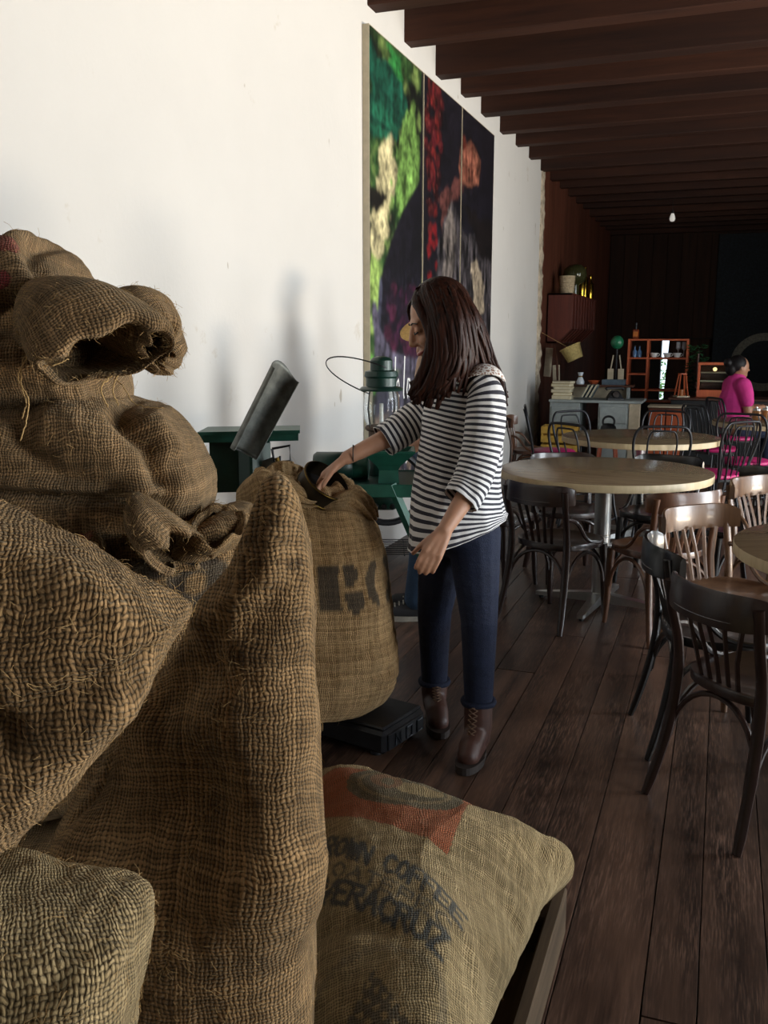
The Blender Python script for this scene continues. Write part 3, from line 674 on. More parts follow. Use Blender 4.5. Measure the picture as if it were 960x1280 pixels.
ruffle('folded_flap', [((-.20,3.02,.885), (.0,.015,.0), (.0,.0,.012)), ((-.15,3.03,.90), (.0,.035,.0), (.0,.0,.03)), ((-.10,3.07,.895), (.015,.04,.0), (.01,.0,.040)), ((-.06,3.12,.86), (.02,.035,.0), (.015,.0,.038)), ((-.045,3.16,.82), (.012,.02,.0), (.01,.0,.02))], ro, M_JUTE_GOLD, nth=80, n=50, amp=.03, waves=4, seed=13.9)
# a floor of beans inside the mouth
M_BEAN = plain('coffee_beans', srgb('5a4a35'), .6, var=.5, scale=70, bump=.006)
po = Vector(ro['org']); mb = MB(); V_ = []; F_ = []
for j in range(7):
    for i in range(40):
        a = 2*PI*i/40; k = j/6; V_.append(Vector((-.285+k*.125*math.cos(a), 3.2+k*.125*math.sin(a), .845+.025*(1-k*k)))-po)
for j in range(6):
    for i in range(40): F_.append((j*40+i, j*40+(i+1) % 40, (j+1)*40+(i+1) % 40, (j+1)*40+i))
b_ = mb.add(V_, F_).build('bean_filling', M_BEAN, ro, smooth=True); b_['kind'] = 'stuff'
# ------------------------------------------------------------------ platform scale, chute, sieve, mill, lantern, rack
M_BLACK = plain('black_iron', (.012, .012, .014), .45, .3, var=.3, bump=.0008)
M_GREEN = plain('green_enamel', srgb('0e2e26'), .38, .1, var=.25, scale=9, bump=.0006)
M_GREENL = plain('green_enamel_worn', srgb('194c3d'), .42, .1, var=.3, scale=12, bump=.0008)
M_GALV = plain('galvanised_steel', (.13, .135, .12), .55, .5, var=.4, scale=22, bump=.001)
M_CHROME = plain('brushed_steel', (.62, .62, .6), .28, 1.0, var=.08)
M_BRASS = plain('dull_brass', srgb('6b5426'), .38, .9, var=.25)
sc_ = thing('platform_scale', 'black iron platform scale with a green beam head under the open sack', 'scale', w(0, 2.97, 0), YAW+math.radians(56))
# local x runs away along the embossed end, local y to the left along the platform
MB().box((0, 0, .018), (.27, .74, .100), bev=.012).build('base', M_BLACK, sc_)
MB().box((.01, .01, .100), (.26, .5, .114), bev=.005).build('platform_plate', M_BLACK, sc_)
for i, (x, y) in enumerate(((.04, .06), (.23, .06), (.04, .68), (.23, .68))):
    MB().lathe([(.022, 0), (.022, .014), (.016, .02)], 14, (x, y, 0)).build('wheel', M_BLACK, sc_, smooth=40)
fp = MB().box((.02, -.008, .03), (.25, 0, .09), bev=.003).build('end_plate', M_BLACK, sc_)
M_EMB = plain('worn_iron', (.05, .055, .065), .4, .5, var=.4)
e = MB()
for x0, pts in ((.06, [(0, 0), (0, .04), (.03, .0), (.03, .04)]), (.13, [(0, .04), (.0, .0), (.035, 0), (.035, .04), (0, .04)]), (.20, [(.03, .04), (0, .04), (0, 0), (.03, 0)])):
    MB().tube([(x0+a, -.010, .04+b) for a, b in pts], .004, 6).build('embossed_mark', M_EMB, fp)
MB().tube([(.275, .05+.030*math.cos(a), .065+.030*math.sin(a)) for a in np.linspace(0, 2*PI, 24, endpoint=False)], .006, 6, closed=True).build('ring_handle', M_EMB, sc_)
col_ = MB().box((.09, .66, .10), (.21, .73, 1.055), bev=.008).build('column', M_GREEN, sc_)
MB().box((.105, .653, .2), (.195, .66, .9), bev=.003).build('column_panel', M_BLACK, col_)
inv = Matrix.Rotation(-math.radians(56), 3, 'Z')
def SL(p): return tuple(inv @ (Vector(p)-Vector((0, 2.97, 0))))      # heading coordinates to the scale's own
hd = [SL(p) for p in ((-0.686,3.42,1.06), (-0.3264,3.5,1.0636), (-0.3408,3.66,1.0788), (-0.6832,3.6,1.0751))]
zt = 1.10
def slab(name, pts, z0, z1, mat, par):
    return MB().prism([(p[0], p[1]) for p in pts], z0, z1).build(name, mat, par)
head = slab('head_box', hd, 1.055, 1.085, M_GREENL, sc_)
slab('head_lid', [SL(p) for p in ((-0.6906,3.4,1.0681), (-0.3184,3.48,1.0718), (-0.3361,3.68,1.0833), (-0.6931,3.62,1.0795))], 1.085, 1.097, M_GREENL, sc_)
bc = [SL(p) for p in ((-0.6597,3.46,1.0011), (-0.5418,3.48,0.9986), (-0.5573,3.58,0.9862), (-0.6826,3.58,0.9862))]
slab('head_bracket', bc, .86, 1.055, M_GREEN, sc_)
def STUBE(name, pts, r, mat, n=8, par=sc_): return MB().tube([SL(p) for p in pts], r, n).build(name, mat, par, smooth=40)
STUBE('beam_rod', [(-0.5303,3.45,0.92), (-0.3944,3.46,0.9523)], .006, M_BLACK)
MB().tube([SL(p) for p in ((-0.5282,3.46,0.94), (-0.4162,3.47,0.9815))], .016, 4, sq=(.25, 1)).build('graduated_beam', M_GALV, sc_)
STUBE('beam_loop', [(-0.423,3.46,1.0284), (-0.3574,3.47,1.0394), (-0.3554,3.47,0.9815), (-0.4151,3.46,0.9767), (-0.423,3.46,1.0284)], .005, M_BLACK)
STUBE('poise', [(-0.4045,3.45,0.9962), (-0.3933,3.45,0.9536), (-0.3965,3.45,0.9414)], .009, M_BRASS)
STUBE('hook_rod', [(-0.4955,3.46,0.9155), (-0.4953,3.46,0.8043)], .007, M_BLACK)
STUBE('hook_rod', [(-0.3934,3.46,1.0011), (-0.3953,3.46,0.9093)], .004, M_BLACK)

# galvanised chute leaning on the scale head
A, B = np.array((-0.5198,3.36,1.0253)), np.array((-0.3504,3.4,1.3434))
ax = (B-A)/np.linalg.norm(B-A); op = np.array([.80, -.55, .0]); op = op-ax*(op @ ax); op /= np.linalg.norm(op); sd = np.cross(ax, op)
Lc = np.linalg.norm(B-A); V = []; nA, nL = 15, 24
for i in range(nL+1):
    t = i/nL
    for j in range(nA):
        a = -PI*.5+PI*1.0*j/(nA-1)
        top_cut = 0.0 if t < .8 else (t-.8)/.2
        x_ = math.sin(a)*.062*(1+.15*t); y_ = -math.cos(a)*.058
        tt = t*Lc*(1.0-.10*top_cut*abs(math.sin(a))**2.0)
        V.append(A+ax*tt+sd*x_+op*(y_+.02))
F = [(i*nA+j, i*nA+j+1, (i+1)*nA+j+1, (i+1)*nA+j) for i in range(nL) for j in range(nA-1)]
org = np.array([A[0], A[1], A[2]-.05])
ch = thing('grain_chute', 'grey galvanised half-round chute leaning upright on the scale head', 'chute', w(*org), YAW)
o = MB().add([tuple(p-org) for p in V], F).build('trough', M_GALV, ch, smooth=True); s_ = o.modifiers.new('Solidify', 'SOLIDIFY'); s_.thickness = .003
o = MB().tube([tuple(V[j]-org) for j in range(nA)], .003, 6).build('rolled_edge', M_GALV, ch)
MB().tube([tuple(V[i*nA]-org) for i in range(nL+1)], .0028, 6).build('rolled_edge', M_GALV, ch); MB().tube([tuple(V[i*nA+nA-1]-org) for i in range(nL+1)], .0028, 6).build('rolled_edge', M_GALV, ch)

# round sieve held in the mouth of the sack
so = np.array((-0.2073,3.06,0.9505))
sv = thing('round_sieve', 'dark round metal sieve held down into the open sack', 'sieve', w(*so), YAW)
tl = Matrix.Rotation(math.radians(38), 4, 'Y') @ Matrix.Rotation(math.radians(22), 4, 'X')
M_SIEVE = plain('sieve_metal', srgb('3a3226'), .4, .7, var=.3)
MB().lathe([(.083, -.03), (.085, .03), (.082, .03), (.080, -.03), (.083, -.03)], 40, m=tl.to_3x3()).build('rim', M_SIEVE, sv, smooth=40)
MB().lathe([(.0805, -.024), (.0, -.026)], 40, m=tl.to_3x3()).build('mesh_bottom', M_BLACK, sv)
for z in (.026, -.026): MB().tube([tl.to_3x3() @ Vector((.0855*math.cos(a), .0855*math.sin(a), z)) for a in np.linspace(0, 2*PI, 40, endpoint=False)], .003, 6, closed=True).build('bead', M_BRASS, sv, smooth=True)

# green coffee mill on a frame
mo = np.array([.02, 4.0, 0.0])
ml = thing('coffee_mill', 'green iron coffee mill with hopper and flywheel behind the striped woman', 'mill', w(*mo), YAW)
def ML(p): return Vector(p)-Vector(mo)
def mbox(name, lo, hi, mat, par=ml, bev=.004): return MB().box(ML(lo), ML(hi), bev=bev).build(name, mat, par)
def mtube(name, pts, r, mat, n=8, par=ml, sq=None, closed=False): return MB().tube([ML(p) for p in pts], r, n, sq=sq, closed=closed).build(name, mat, par, smooth=40)
zt = .835
mbox('tray', (-.24, 3.80, zt-.025), (.27, 4.24, zt), M_GREEN)
mbox('tray_edge', (-.25, 3.79, zt-.05), (.28, 3.81, zt+.004), M_GREENL); mbox('tray_edge', (-.25, 4.23, zt-.05), (.28, 4.25, zt+.004), M_GREEN); mbox('tray_edge', (.265, 3.79, zt-.05), (.285, 4.25, zt+.004), M_GREENL)
for x in (-.23, .235):
    for y in (3.81, 4.20): mbox('leg', (x, y, 0), (x+.03, y+.03, zt-.04), M_GREEN)
MB().tube([ML(p) for p in ((0.0301,3.8,0.8379), (0.1697,3.8,0.5151))], .022, 4, sq=(.5, 1)).build('diagonal_brace', M_GREENL, ml)
hc = ML((.02, 3.90, 0))
def square_loft(levels, c, mat, name, par, cut=False):
    mb = MB(); V = []; F = []
    for z, hx, hy in levels: V += [c+Vector((sx*hx, sy*hy, z)) for sx, sy in ((-1,-1),(1,-1),(1,1),(-1,1))]
    for i in range(len(levels)-1):
        for k in range(4): F.append((i*4+k, i*4+(k+1) % 4, i*4+4+(k+1) % 4, i*4+4+k))
    F.append((3, 2, 1, 0)); return mb.add(V, F).build(name, mat, par)
hp = square_loft([(zt, .045, .045), (zt+.055, .04, .04), (zt+.075, .05, .05), (zt+.135, .11, .10), (zt+.142, .112, .102), (zt+.142, .102, .092), (zt+.08, .04, .04)], hc, M_GREENL, 'hopper', ml)
square_loft([(zt+.12, .088, .078), (zt+.143, .106, .096)], hc, M_CHROME, 'steel_liner', hp)
# motor and belt
MB().lathe([(0, -.085), (.05, -.085), (.062, -.07), (.062, .06), (.045, .085), (0, .085)], 24, ML((-.22, 3.95, zt+.062)), m=Matrix.Rotation(PI/2, 3, 'Y')).build('motor', M_GREEN, ml, smooth=40)
MB().lathe([(0, -.05), (.04, -.05), (.05, -.03), (.05, .04), (0, .05)], 20, ML((-.11, 3.98, zt+.05)), m=Matrix.Rotation(PI/2, 3, 'Y')).build('gear_case', M_GREENL, ml, smooth=40)
mtube('belt', [(-.20, 3.98, zt+.10), (-.17, 4.26, zt+.06)], .006, M_BLACK)
# flywheel, below and behind the tray
fc = ML((.02, 4.29, .75)); R_ = .17; tiltm = Matrix.Rotation(math.radians(12), 3, 'Z')
fw_ = MB().tube([fc+tiltm @ Vector((R_*math.cos(a), 0, R_*math.sin(a))) for a in np.linspace(0, 2*PI, 40, endpoint=False)], .016, 8, closed=True).build('flywheel', M_BLACK, ml, smooth=40)
for k in range(5):
    a = 2*PI*k/5+.3; MB().tube([fc, fc+tiltm @ Vector((R_*math.cos(a), 0, R_*math.sin(a)))], .008, 6).build('spoke', M_BLACK, fw_)
MB().ball(fc, .03).build('hub', M_BLACK, fw_, smooth=True)
MB().lathe([(0, -.07), (.04, -.07), (.055, -.04), (.055, .04), (.04, .07), (0, .07)], 24, ML((.0, 3.97, zt-.08)), m=Matrix.Rotation(PI/2, 3, 'Y')).build('grinding_head', M_GREEN, ml, smooth=40)
for i in range(5): MB().lathe([(.0, 0), (.012, .0), (.012, .02), (0, .022)], 8, ML((-.07+.035*i, 3.87, zt-.1)), m=Matrix.Rotation(PI/2, 3, 'X')).build('bolt', M_BLACK, ml)
MB().lathe([(0, 0), (.02, .0), (.02, .05), (0, .06)], 10, ML((-.13, 3.86, zt-.09)), m=Matrix.Rotation(PI/2, 3, 'X')).build('spout_knob', M_CHROME, ml, smooth=40)

# pressure lantern on the tray
lo_ = np.array([-.012, 4.115, zt+.0015])
lt = thing('pressure_lantern', 'green pressure lantern with glass globe and raised wire handle on the mill', 'lantern', w(*lo_), YAW)
M_GLASS = None
t = NT('lantern_glass'); t.set(Base_Color=(.9, .92, .92, 1), Roughness=.06, Transmission_Weight=1.0); t.b.inputs['IOR'].default_value = 1.2; M_GLASS = t.m; MATS['lantern_glass'] = t.m
M_RUST = plain('rusty_mesh', srgb('5a4a40'), .7, .4, var=.5, scale=60)
MB().lathe([(.0, 0), (.075, 0), (.082, .02), (.075, .06), (.045, .075), (.045, .085), (0, .085)], 28).build('fount', M_GREEN, lt, smooth=40)
MB().lathe([(.05, .08), (.072, .09), (.072, .165), (.06, .172), (0, .172)], 28).build('burner_cage', M_RUST, lt, smooth=40)
MB().lathe([(.08, .168), (.092, .174), (.092, .182), (.08, .188)], 28).build('globe_collar', M_RUST, lt, smooth=40)
MB().lathe([(.078, .185), (.098, .215), (.102, .255), (.098, .30), (.082, .325), (.079, .325), (.095, .30), (.099, .255), (.095, .215), (.075, .185), (.078, .185)], 32).build('globe', M_GLASS, lt, smooth=40)
MB().tube([(0, 0, .17), (0, 0, .27)], .012, 10).build('mantle', plain('mantle_cloth', (.75, .74, .7), .9), lt)
for k in range(4):
    a = PI/4+k*PI/2; MB().tube([(.088*math.cos(a), .088*math.sin(a), .18), (.105*math.cos(a), .105*math.sin(a), .255), (.088*math.cos(a), .088*math.sin(a), .33)], .003, 6).build('cage_wire', M_BLACK, lt)
MB().lathe([(.118, .318), (.122, .324), (.11, .332), (.085, .335), (.085, .365), (.095, .372), (.09, .39), (.062, .395), (.062, .43), (.05, .44), (.02, .446), (0, .446)], 32).build('hood', M_GREEN, lt, smooth=40)
hp_ = []
for i in range(25):
    t_ = PI*i/24; hp_.append(Vector((-.02-.28*math.sin(t_)+.05*math.cos(t_), -.03-.07*math.cos(t_), .355+.075*math.sin(t_)+.05*math.cos(t_))))
MB().tube(hp_, .0028, 6).build('wire_handle', M_BLACK, lt, smooth=True)
vk = MB().tube([(-.06, -.04, .10), (-.12, -.05, .10)], .004, 6).build('valve_stem', M_BLACK, lt); MB().ball((-.125, -.05, .10), (.006, .014, .014)).build('valve_knob', M_BLACK, vk, smooth=True)

lt.scale = (.80, .80, 1.18)
# wire rack on the floor by the wall
ro_ = np.array([.13, 5.9, 0])
rk = thing('wire_rack', 'low black wire rack on the floor beside the wall', 'rack', w(*ro_), YAW)
for i in range(9): MB().tube([(-.28, -.22+.055*i, .10), (.28, -.22+.055*i, .10)], .003, 5).build('wire', M_BLACK, rk)
for x in (-.27, 0, .27): MB().tube([(x, -.23, .094), (x, .23, .094)], .005, 5).build('cross_wire', M_BLACK, rk)
for x in (-.27, .27):
    for y in (-.22, .22): MB().tube([(x, y, 0), (x, y, .1)], .006, 6).build('foot', M_BLACK, rk)
# ------------------------------------------------------------------ tables and chairs
def laminate(name, c0, c1, rough=.3):
    t = NT(name); v = t.obj((2.2, 26, 4)); f = t.noise(v, 2.2, 5, .6)
    t.set(Base_Color=t.ramp(f, [(.3, c0), (.7, c1)]), Roughness=rough); MATS[name] = t.m; return t.m
M_TOP = laminate('oak_laminate', srgb('7b6952'), srgb('9b876b'), .22)
M_EDGE = laminate('oak_edge', srgb('b7a27c'), srgb('cdb993'), .45)
def make_table():
    t = thing('round_table', '', 'table')
    R = .558; n = 72
    MB().lathe([(0, .75), (R-.004, .75), (R-.001, .749)], n).build('table_top', M_TOP, t, smooth=30)
    MB().lathe([(R-.001, .749), (R, .747), (R, .712), (R-.003, .710), (0, .710)], n).build('edge_band', M_EDGE, t, smooth=30)
    MB().lathe([(0, .710), (.13, .710), (.13, .700), (.048, .697), (.045, .69), (.045, .40), (.047, .398), (.047, .39), (.045, .388), (.045, .07), (.055, .06), (.055, .05)], 28).build('column', M_CHROME, t, smooth=30)
    for k in range(4):
        a = k*PI/2; m4 = Matrix.Rotation(a, 4, 'Z')
        ft = MB().add([m4 @ Vector(p) for p in ((.03,-.03,.022),(.34,-.022,.016),(.36,-.016,.016),(.36,.016,.016),(.34,.022,.016),(.03,.03,.022),(.03,-.03,.075),(.34,-.022,.036),(.36,-.016,.034),(.36,.016,.034),(.34,.022,.036),(.03,.03,.075))], [(5,4,3,2,1,0),(6,7,8,9,10,11),(0,1,7,6),(1,2,8,7),(2,3,9,8),(3,4,10,9),(4,5,11,10),(5,0,6,11)]).build('foot', M_CHROME, t)
        MB().lathe([(.014, 0), (.014, .016)], 10, m4 @ Vector((.33, 0, 0))).build('glide', M_BLACK, ft)
    return t
T0 = make_table()
for i, (x, y, rz, lab) in enumerate(((-.56, 5.0, -.15, 'round pale wood table nearest the striped woman, on a chrome cross foot'), (-.53, 6.88, .78, 'round pale wood table second from the camera, among the wire chairs'), (.63, 3.36, .5, 'round pale wood table cut off by the right edge'), (.50, 8.55, .1, 'farthest round pale table, beside the seated woman in pink'))):
    t_ = T0 if i == 0 else copy_tree(T0); t_.location = (x, y, 0); t_.rotation_euler = (0, 0, rz); tag(t_, lab, 'table', 'round cafe tables')

M_CH = {k: wood('chair_'+k, c0, c1, r_, 2, 22, world=False, coat=.35, rvar=0) for k, c0, c1, r_ in (('dark', srgb('1c100b'), srgb('33201a'), .38), ('brown', srgb('3e2517'), srgb('6a4630'), .34), ('light', srgb('4f3524'), srgb('785a41'), .34), ('black', srgb('0b0908'), srgb('15100e'), .3))}
def make_chair(mat):
    c = thing('bentwood_chair', '', 'chair')
    sm = 40
    # seat: rounded trapezoid
    P = []
    for k in range(36):
        a = 2*PI*k/36; s, cc = math.sin(a), math.cos(a)
        P.append((.205*math.copysign(abs(cc)**.72, cc)*(1-.06*(s < 0)*-s), .20*math.copysign(abs(s)**.72, s)))
    mb = MB(); V = []; F = []
    for z, k in ((.398, .96), (.402, .99), (.425, 1.0), (.432, .985), (.432, .9), (.424, .82), (.422, 0.0)):
        V += [(x*k, y*k, z) for x, y in P]
    for i in range(6):
        for k in range(36): F.append((i*36+k, i*36+(k+1) % 36, (i+1)*36+(k+1) % 36, (i+1)*36+k))
    F.append(tuple(range(35, -1, -1))); mb.add(V, F).build('seat', mat, c, smooth=35)
    for s in (-1, 1):
        pts = bez((s*.20, -.265, 0), (s*.175, -.20, .2), (s*.165, -.165, .42), (s*.172, -.20, .55), 12)+[Vector((s*.178, -.218, .62)), Vector((s*.18, -.232, .71))]
        MB().tube(pts, [.013]+[.016]*3+[.018]*6+[.016]*5, 8, sq=(.85, 1.15)).build('back_leg', mat, c, smooth=50)
        MB().tube([(s*.165, .15, .40), (s*.168, .156, .3), (s*.172, .165, .1), (s*.175, .172, 0)], [.021, .021, .016, .012], 8).build('front_leg', mat, c, smooth=50)
        # side arch under the seat and bent arm brace
        MB().tube(bez((s*.18, -.205, .19), (s*.176, -.17, .44), (s*.17, .11, .44), (s*.172, .148, .20), 14), .0095, 7).build('arch_brace', mat, c, smooth=50)
        MB().tube(bez((s*.172, -.20, .57), (s*.20, -.06, .56), (s*.185, -.12, .43), (s*.20, .06, .425), 14), .010, 7).build('arm_brace', mat, c, smooth=50)
    MB().tube(bez((-.172, .158, .20), (-.16, .16, .45), (.16, .16, .45), (.172, .158, .20), 14), .0095, 7).build('arch_brace', mat, c, smooth=50)
    MB().tube(bez((-.178, -.20, .20), (-.16, -.17, .45), (.16, -.17, .45), (.178, -.20, .20), 14), .0095, 7).build('arch_brace', mat, c, smooth=50)
    # broad curved top rail
    V = []; F = []; nA = 21
    prof = [(-.010, .0), (.010, .0), (.012, .02), (.011, .085), (.006, .104), (-.004, .106), (-.010, .09), (-.012, .03)]
    for i in range(nA):
        t_ = -1+2*i/(nA-1); x = .208*math.sin(t_*1.12)/math.sin(1.12); y = -.27+.085*abs(t_)**2.2
        nx, ny = -.20*t_*abs(t_), 1.0; l = math.hypot(nx, ny); nx /= l; ny /= l
        k = 1-.28*abs(t_)**5
        for d, h in prof: V.append((x+nx*d, y+ny*d, .632+.012*abs(t_)**2+h*k))
    m_ = len(prof)
    for i in range(nA-1):
        for k in range(m_): F.append((i*m_+k, i*m_+(k+1) % m_, (i+1)*m_+(k+1) % m_, (i+1)*m_+k))
    F.append(tuple(range(m_-1, -1, -1))); F.append(tuple((nA-1)*m_+k for k in range(m_)))
    rl = MB().add(V, F).build('top_rail', mat, c, smooth=40)
    MB().tube([(.2*math.sin(t_*1.1)/math.sin(1.12), -.282+.085*abs(t_)**2.2, .654+.012*t_*t_) for t_ in np.linspace(-.95, .95, 17)], .0022, 5).build('rail_bead', mat, rl)
    for k in range(5):
        u = -1+k*.5
        MB().tube([(u*.075, -.178, .425), (u*.085, -.20, .52), (u*.115, -.248+.03*abs(u), .645)], .0105, 4, sq=(1.0, .42), up=(0, 1, 0)).build('slat', mat, c)
    return c
protos = {}
def put_chair(kind, x, y, f, lab):
    if kind not in protos: protos[kind] = o = make_chair(M_CH[kind])
    else: o = copy_tree(protos[kind])
    o.location = (x, y, 0); o.rotation_euler = (0, 0, math.atan2(f[1], f[0])-PI/2); tag(o, lab, 'chair', 'dark bentwood chairs')
for a in (('dark', -.737, 4.695, (.44, .9), 'dark bentwood chair with its back to the camera, front left of the near table'),
          ('dark', -1.19, 5.20, (.9, -.3), 'dark bentwood chair by the white wall, half hidden behind the striped woman'),
          ('dark', -.82, 5.56, (.44, -.9), 'dark bentwood chair on the far left side of the near table'),
          ('black', -.32, 5.64, (-.25, -.97), 'black bentwood chair on the far side of the near table'),
          ('brown', -.25, 4.66, (-.62, .78), 'brown bentwood chair pulled up to the front right of the near table'),
          ('black', .08, 5.31, (-.85, -.5), 'black bentwood chair at the right side of the near table'),
          ('light', .09, 3.90, (.7, -.7), 'light brown bentwood chair between the near table and the cut-off table'),
          ('light', .36, 4.93, (.78, -.62), 'light brown bentwood chair with visible slats, behind the cut-off table'),
          ('black', .05, 3.37, (.97, .23), 'black bentwood chair seen from the side, left of the cut-off table'),
          ('brown', -1.62, 8.55, (1, .1), 'brown bentwood chair against the far end of the white wall'),
          ('dark', .18, 2.90, (.73, .68), 'large dark bentwood chair closest to the camera at the right edge')): put_chair(*a)

M_WIRE = plain('black_wire', (.03, .03, .033), .35, .6, var=.2)
M_PINK = plain('pink_vinyl', srgb('c4246f'), .45, 0, var=.08)
M_SEATB = plain('seat_edge', (.03, .03, .03), .5)
def make_wire(full):
    c = thing('wire_chair', '', 'chair')
    def hoop(hw, top, nx, y0, name, tw=.0):
        pts = [(-hw*.72+tw, y0, .455)]+bez((-hw*.80+tw, y0-.02, .58), (-hw*1.06, y0-.05, .72), (-hw*1.08, y0-.075, top-.03), (-hw*.74, y0-.085, top), 10)+bez((-hw*.6, y0-.087, top+.003), (-hw*.3, y0-.088, top+.006), (hw*.3, y0-.088, top+.006), (hw*.6, y0-.087, top+.003), 4)+bez((hw*.74, y0-.085, top), (hw*1.08, y0-.075, top-.03), (hw*1.06, y0-.05, .72), (hw*.80-tw, y0-.02, .58), 10)+[(hw*.72-tw, y0, .455)]
        MB().tube(pts, nx, 7).build(name, M_WIRE, c, smooth=60)
    hoop(.185, .875, .0095, -.165, 'back_frame'); hoop(.095, .845, .0065, -.172, 'inner_hoop')
    if full:
        for s in (-1, 1): MB().tube(bez((s*.03, -.175, .455), (s*.02, -.20, .6), (s*.045, -.24, .75), (s*.04, -.257, .85), 10), .0055, 6).build('back_wire', M_WIRE, c, smooth=60)
        for s in (-1, 1): MB().tube(bez((s*.12, -.17, .455), (s*.13, -.19, .6), (s*.15, -.23, .75), (s*.12, -.255, .87), 10), .0055, 6).build('back_wire', M_WIRE, c, smooth=60)
    MB().lathe([(0, .452), (.185, .452), (.19, .458), (.19, .468), (.185, .472), (0, .472)], 36).build('seat_pan', M_SEATB, c, smooth=40)
    MB().lathe([(0, .472), (.180, .472), (.188, .482), (.187, .497), (.172, .508), (.08, .514), (0, .515)], 36).build('cushion', M_PINK, c, smooth=40)
    for k in range(4):
        a = PI/4+k*PI/2; d = Vector((math.cos(a), math.sin(a), 0))
        MB().tube([d*.15+Vector((0,0,.455)), d*.17+Vector((0,0,.3)), d*.235], .0095, 7).build('leg', M_WIRE, c, smooth=60)
    MB().tube([(.178*math.cos(a), .178*math.sin(a), .22) for a in np.linspace(0, 2*PI, 28, endpoint=False)], .006, 6, closed=True).build('foot_ring', M_WIRE, c, smooth=60)
    return c
wp = {}
for full, x, y, f, lab in ((0, -1.33, 7.92, (.98, .2), 'black wire chair with a pink seat against the end of the white wall'),
     (0, -.82, 6.44, (.58, .81), 'black wire chair at the near left of the second table'), (0, -.40, 6.50, (-.25, .97), 'black wire chair directly in front of the second table'),
     (0, -.93, 7.22, (.75, -.66), 'black wire chair at the far left of the second table'), (1, -.42, 7.42, (-.1, -1), 'black wire chair behind the second table, before the shelf unit'),
     (1, -.02, 8.66, (.8, .6), 'black wire chair with fanned back wires in front of the dark counter'), (1, -.02, 6.98, (-.75, .66), 'black wire chair turned sideways, with fanned back wires, right of the second table'),
     (1, .21, 7.80, (.2, .98), 'black wire chair with a bright pink seat at the near side of the farthest table')):
    if full not in wp: wp[full] = o = make_wire(full)
    else: o = copy_tree(wp[full])
    o.location = (x, y, 0); o.rotation_euler = (0, 0, math.atan2(f[1], f[0])-PI/2); tag(o, lab, 'chair', 'black wire chairs with pink seats')
# ------------------------------------------------------------------ people
def capsule(mb, p0, r0, p1, r1, n=14):
    p0, p1 = Vector(p0), Vector(p1); ax = p1-p0; L = ax.length
    if L < 1e-6: return mb.ball(p0, r0)
    ax.normalize(); b = ax.orthogonal().normalized(); c = ax.cross(b)
    rings = []
    for i in range(1, 6): a = PI/2*i/6; rings.append((-r0*math.cos(a), r0*math.sin(a)))
    rings += [(0, r0), (L*.5, (r0+r1)/2), (L, r1)]
    for i in range(5, 0, -1): a = PI/2*i/6; rings.append((L+r1*math.cos(a), r1*math.sin(a)))
    V = [p0-ax*r0]; F = []
    for h, r in rings: V += [p0+ax*h+b*(r*math.cos(2*PI*k/n))+c*(r*math.sin(2*PI*k/n)) for k in range(n)]
    V.append(p1+ax*r1)
    for k in range(n): F.append((0, 1+(k+1) % n, 1+k))
    for j in range(len(rings)-1):
        for k in range(n): o = 1+j*n; F.append((o+k, o+(k+1) % n, o+n+(k+1) % n, o+n+k))
    o = 1+(len(rings)-1)*n
    for k in range(n): F.append((o+k, o+(k+1) % n, len(V)-1))
    return mb.add(V, F)
def chain(mb, pts, rs):
    for i in range(len(pts)-1): capsule(mb, pts[i], rs[i], pts[i+1], rs[i+1])
def skin_mesh(mb, name, mat, parent, voxel=.006, it=6, fac=.5):
    "fuse overlapping volumes into one continuous surface"
    me = mb.mesh('tmp'); o = bpy.data.objects.new('tmp', me); COL.objects.link(o)
    r = o.modifiers.new('r', 'REMESH'); r.mode = 'VOXEL'; r.voxel_size = voxel; r.use_smooth_shade = True
    s = o.modifiers.new('s', 'SMOOTH'); s.factor = fac; s.iterations = it
    dg = bpy.context.evaluated_depsgraph_get(); ev = o.evaluated_get(dg)
    nm = bpy.data.meshes.new_from_object(ev); bpy.data.objects.remove(o); bpy.data.meshes.remove(me)
    nm.name = name; nm.materials.clear(); nm.materials.append(mat); shade(nm)
    return link(name, nm, parent)
def hand(mb, wrist, d, side, nrm, curl=.5, s=1.0, thumb=1):
    "palm, four unequal bent fingers and a thumb leaving the side of the palm; nrm: palm side"
    d, side, nrm = Vector(d).normalized(), Vector(side).normalized(), Vector(nrm).normalized()
    W_ = Vector(wrist)
    for k in (-1, 0, 1): capsule(mb, W_+side*(k*.012*s), .016*s, W_+d*.075*s+side*(k*.022*s), .0135*s)
    for k, L in ((-1.5, .062), (-.5, .072), (.5, .068), (1.5, .054)):
        p = W_+d*.08*s+side*(k*.0185*s); dd = d.copy(); rad = .0088*s
        for j in range(3):
            dd = (dd+nrm*curl*(.55+.25*j)).normalized(); q = p+dd*(L*s*(.46, .32, .24)[j]); capsule(mb, p, rad, q, rad*.93, 10); p = q; rad *= .93
    p = W_+d*.02*s-side*(.022*s*thumb); dd = (d-side*.5*thumb+nrm*.35).normalized()
    for j in range(3):
        q = p+dd*(.03*s, .032*s, .024*s)[j]; capsule(mb, p, (.012, .0105, .009)[j]*s, q, (.0105, .009, .008)[j]*s, 10); p = q; dd = (dd+d*.35+nrm*curl*.3).normalized()

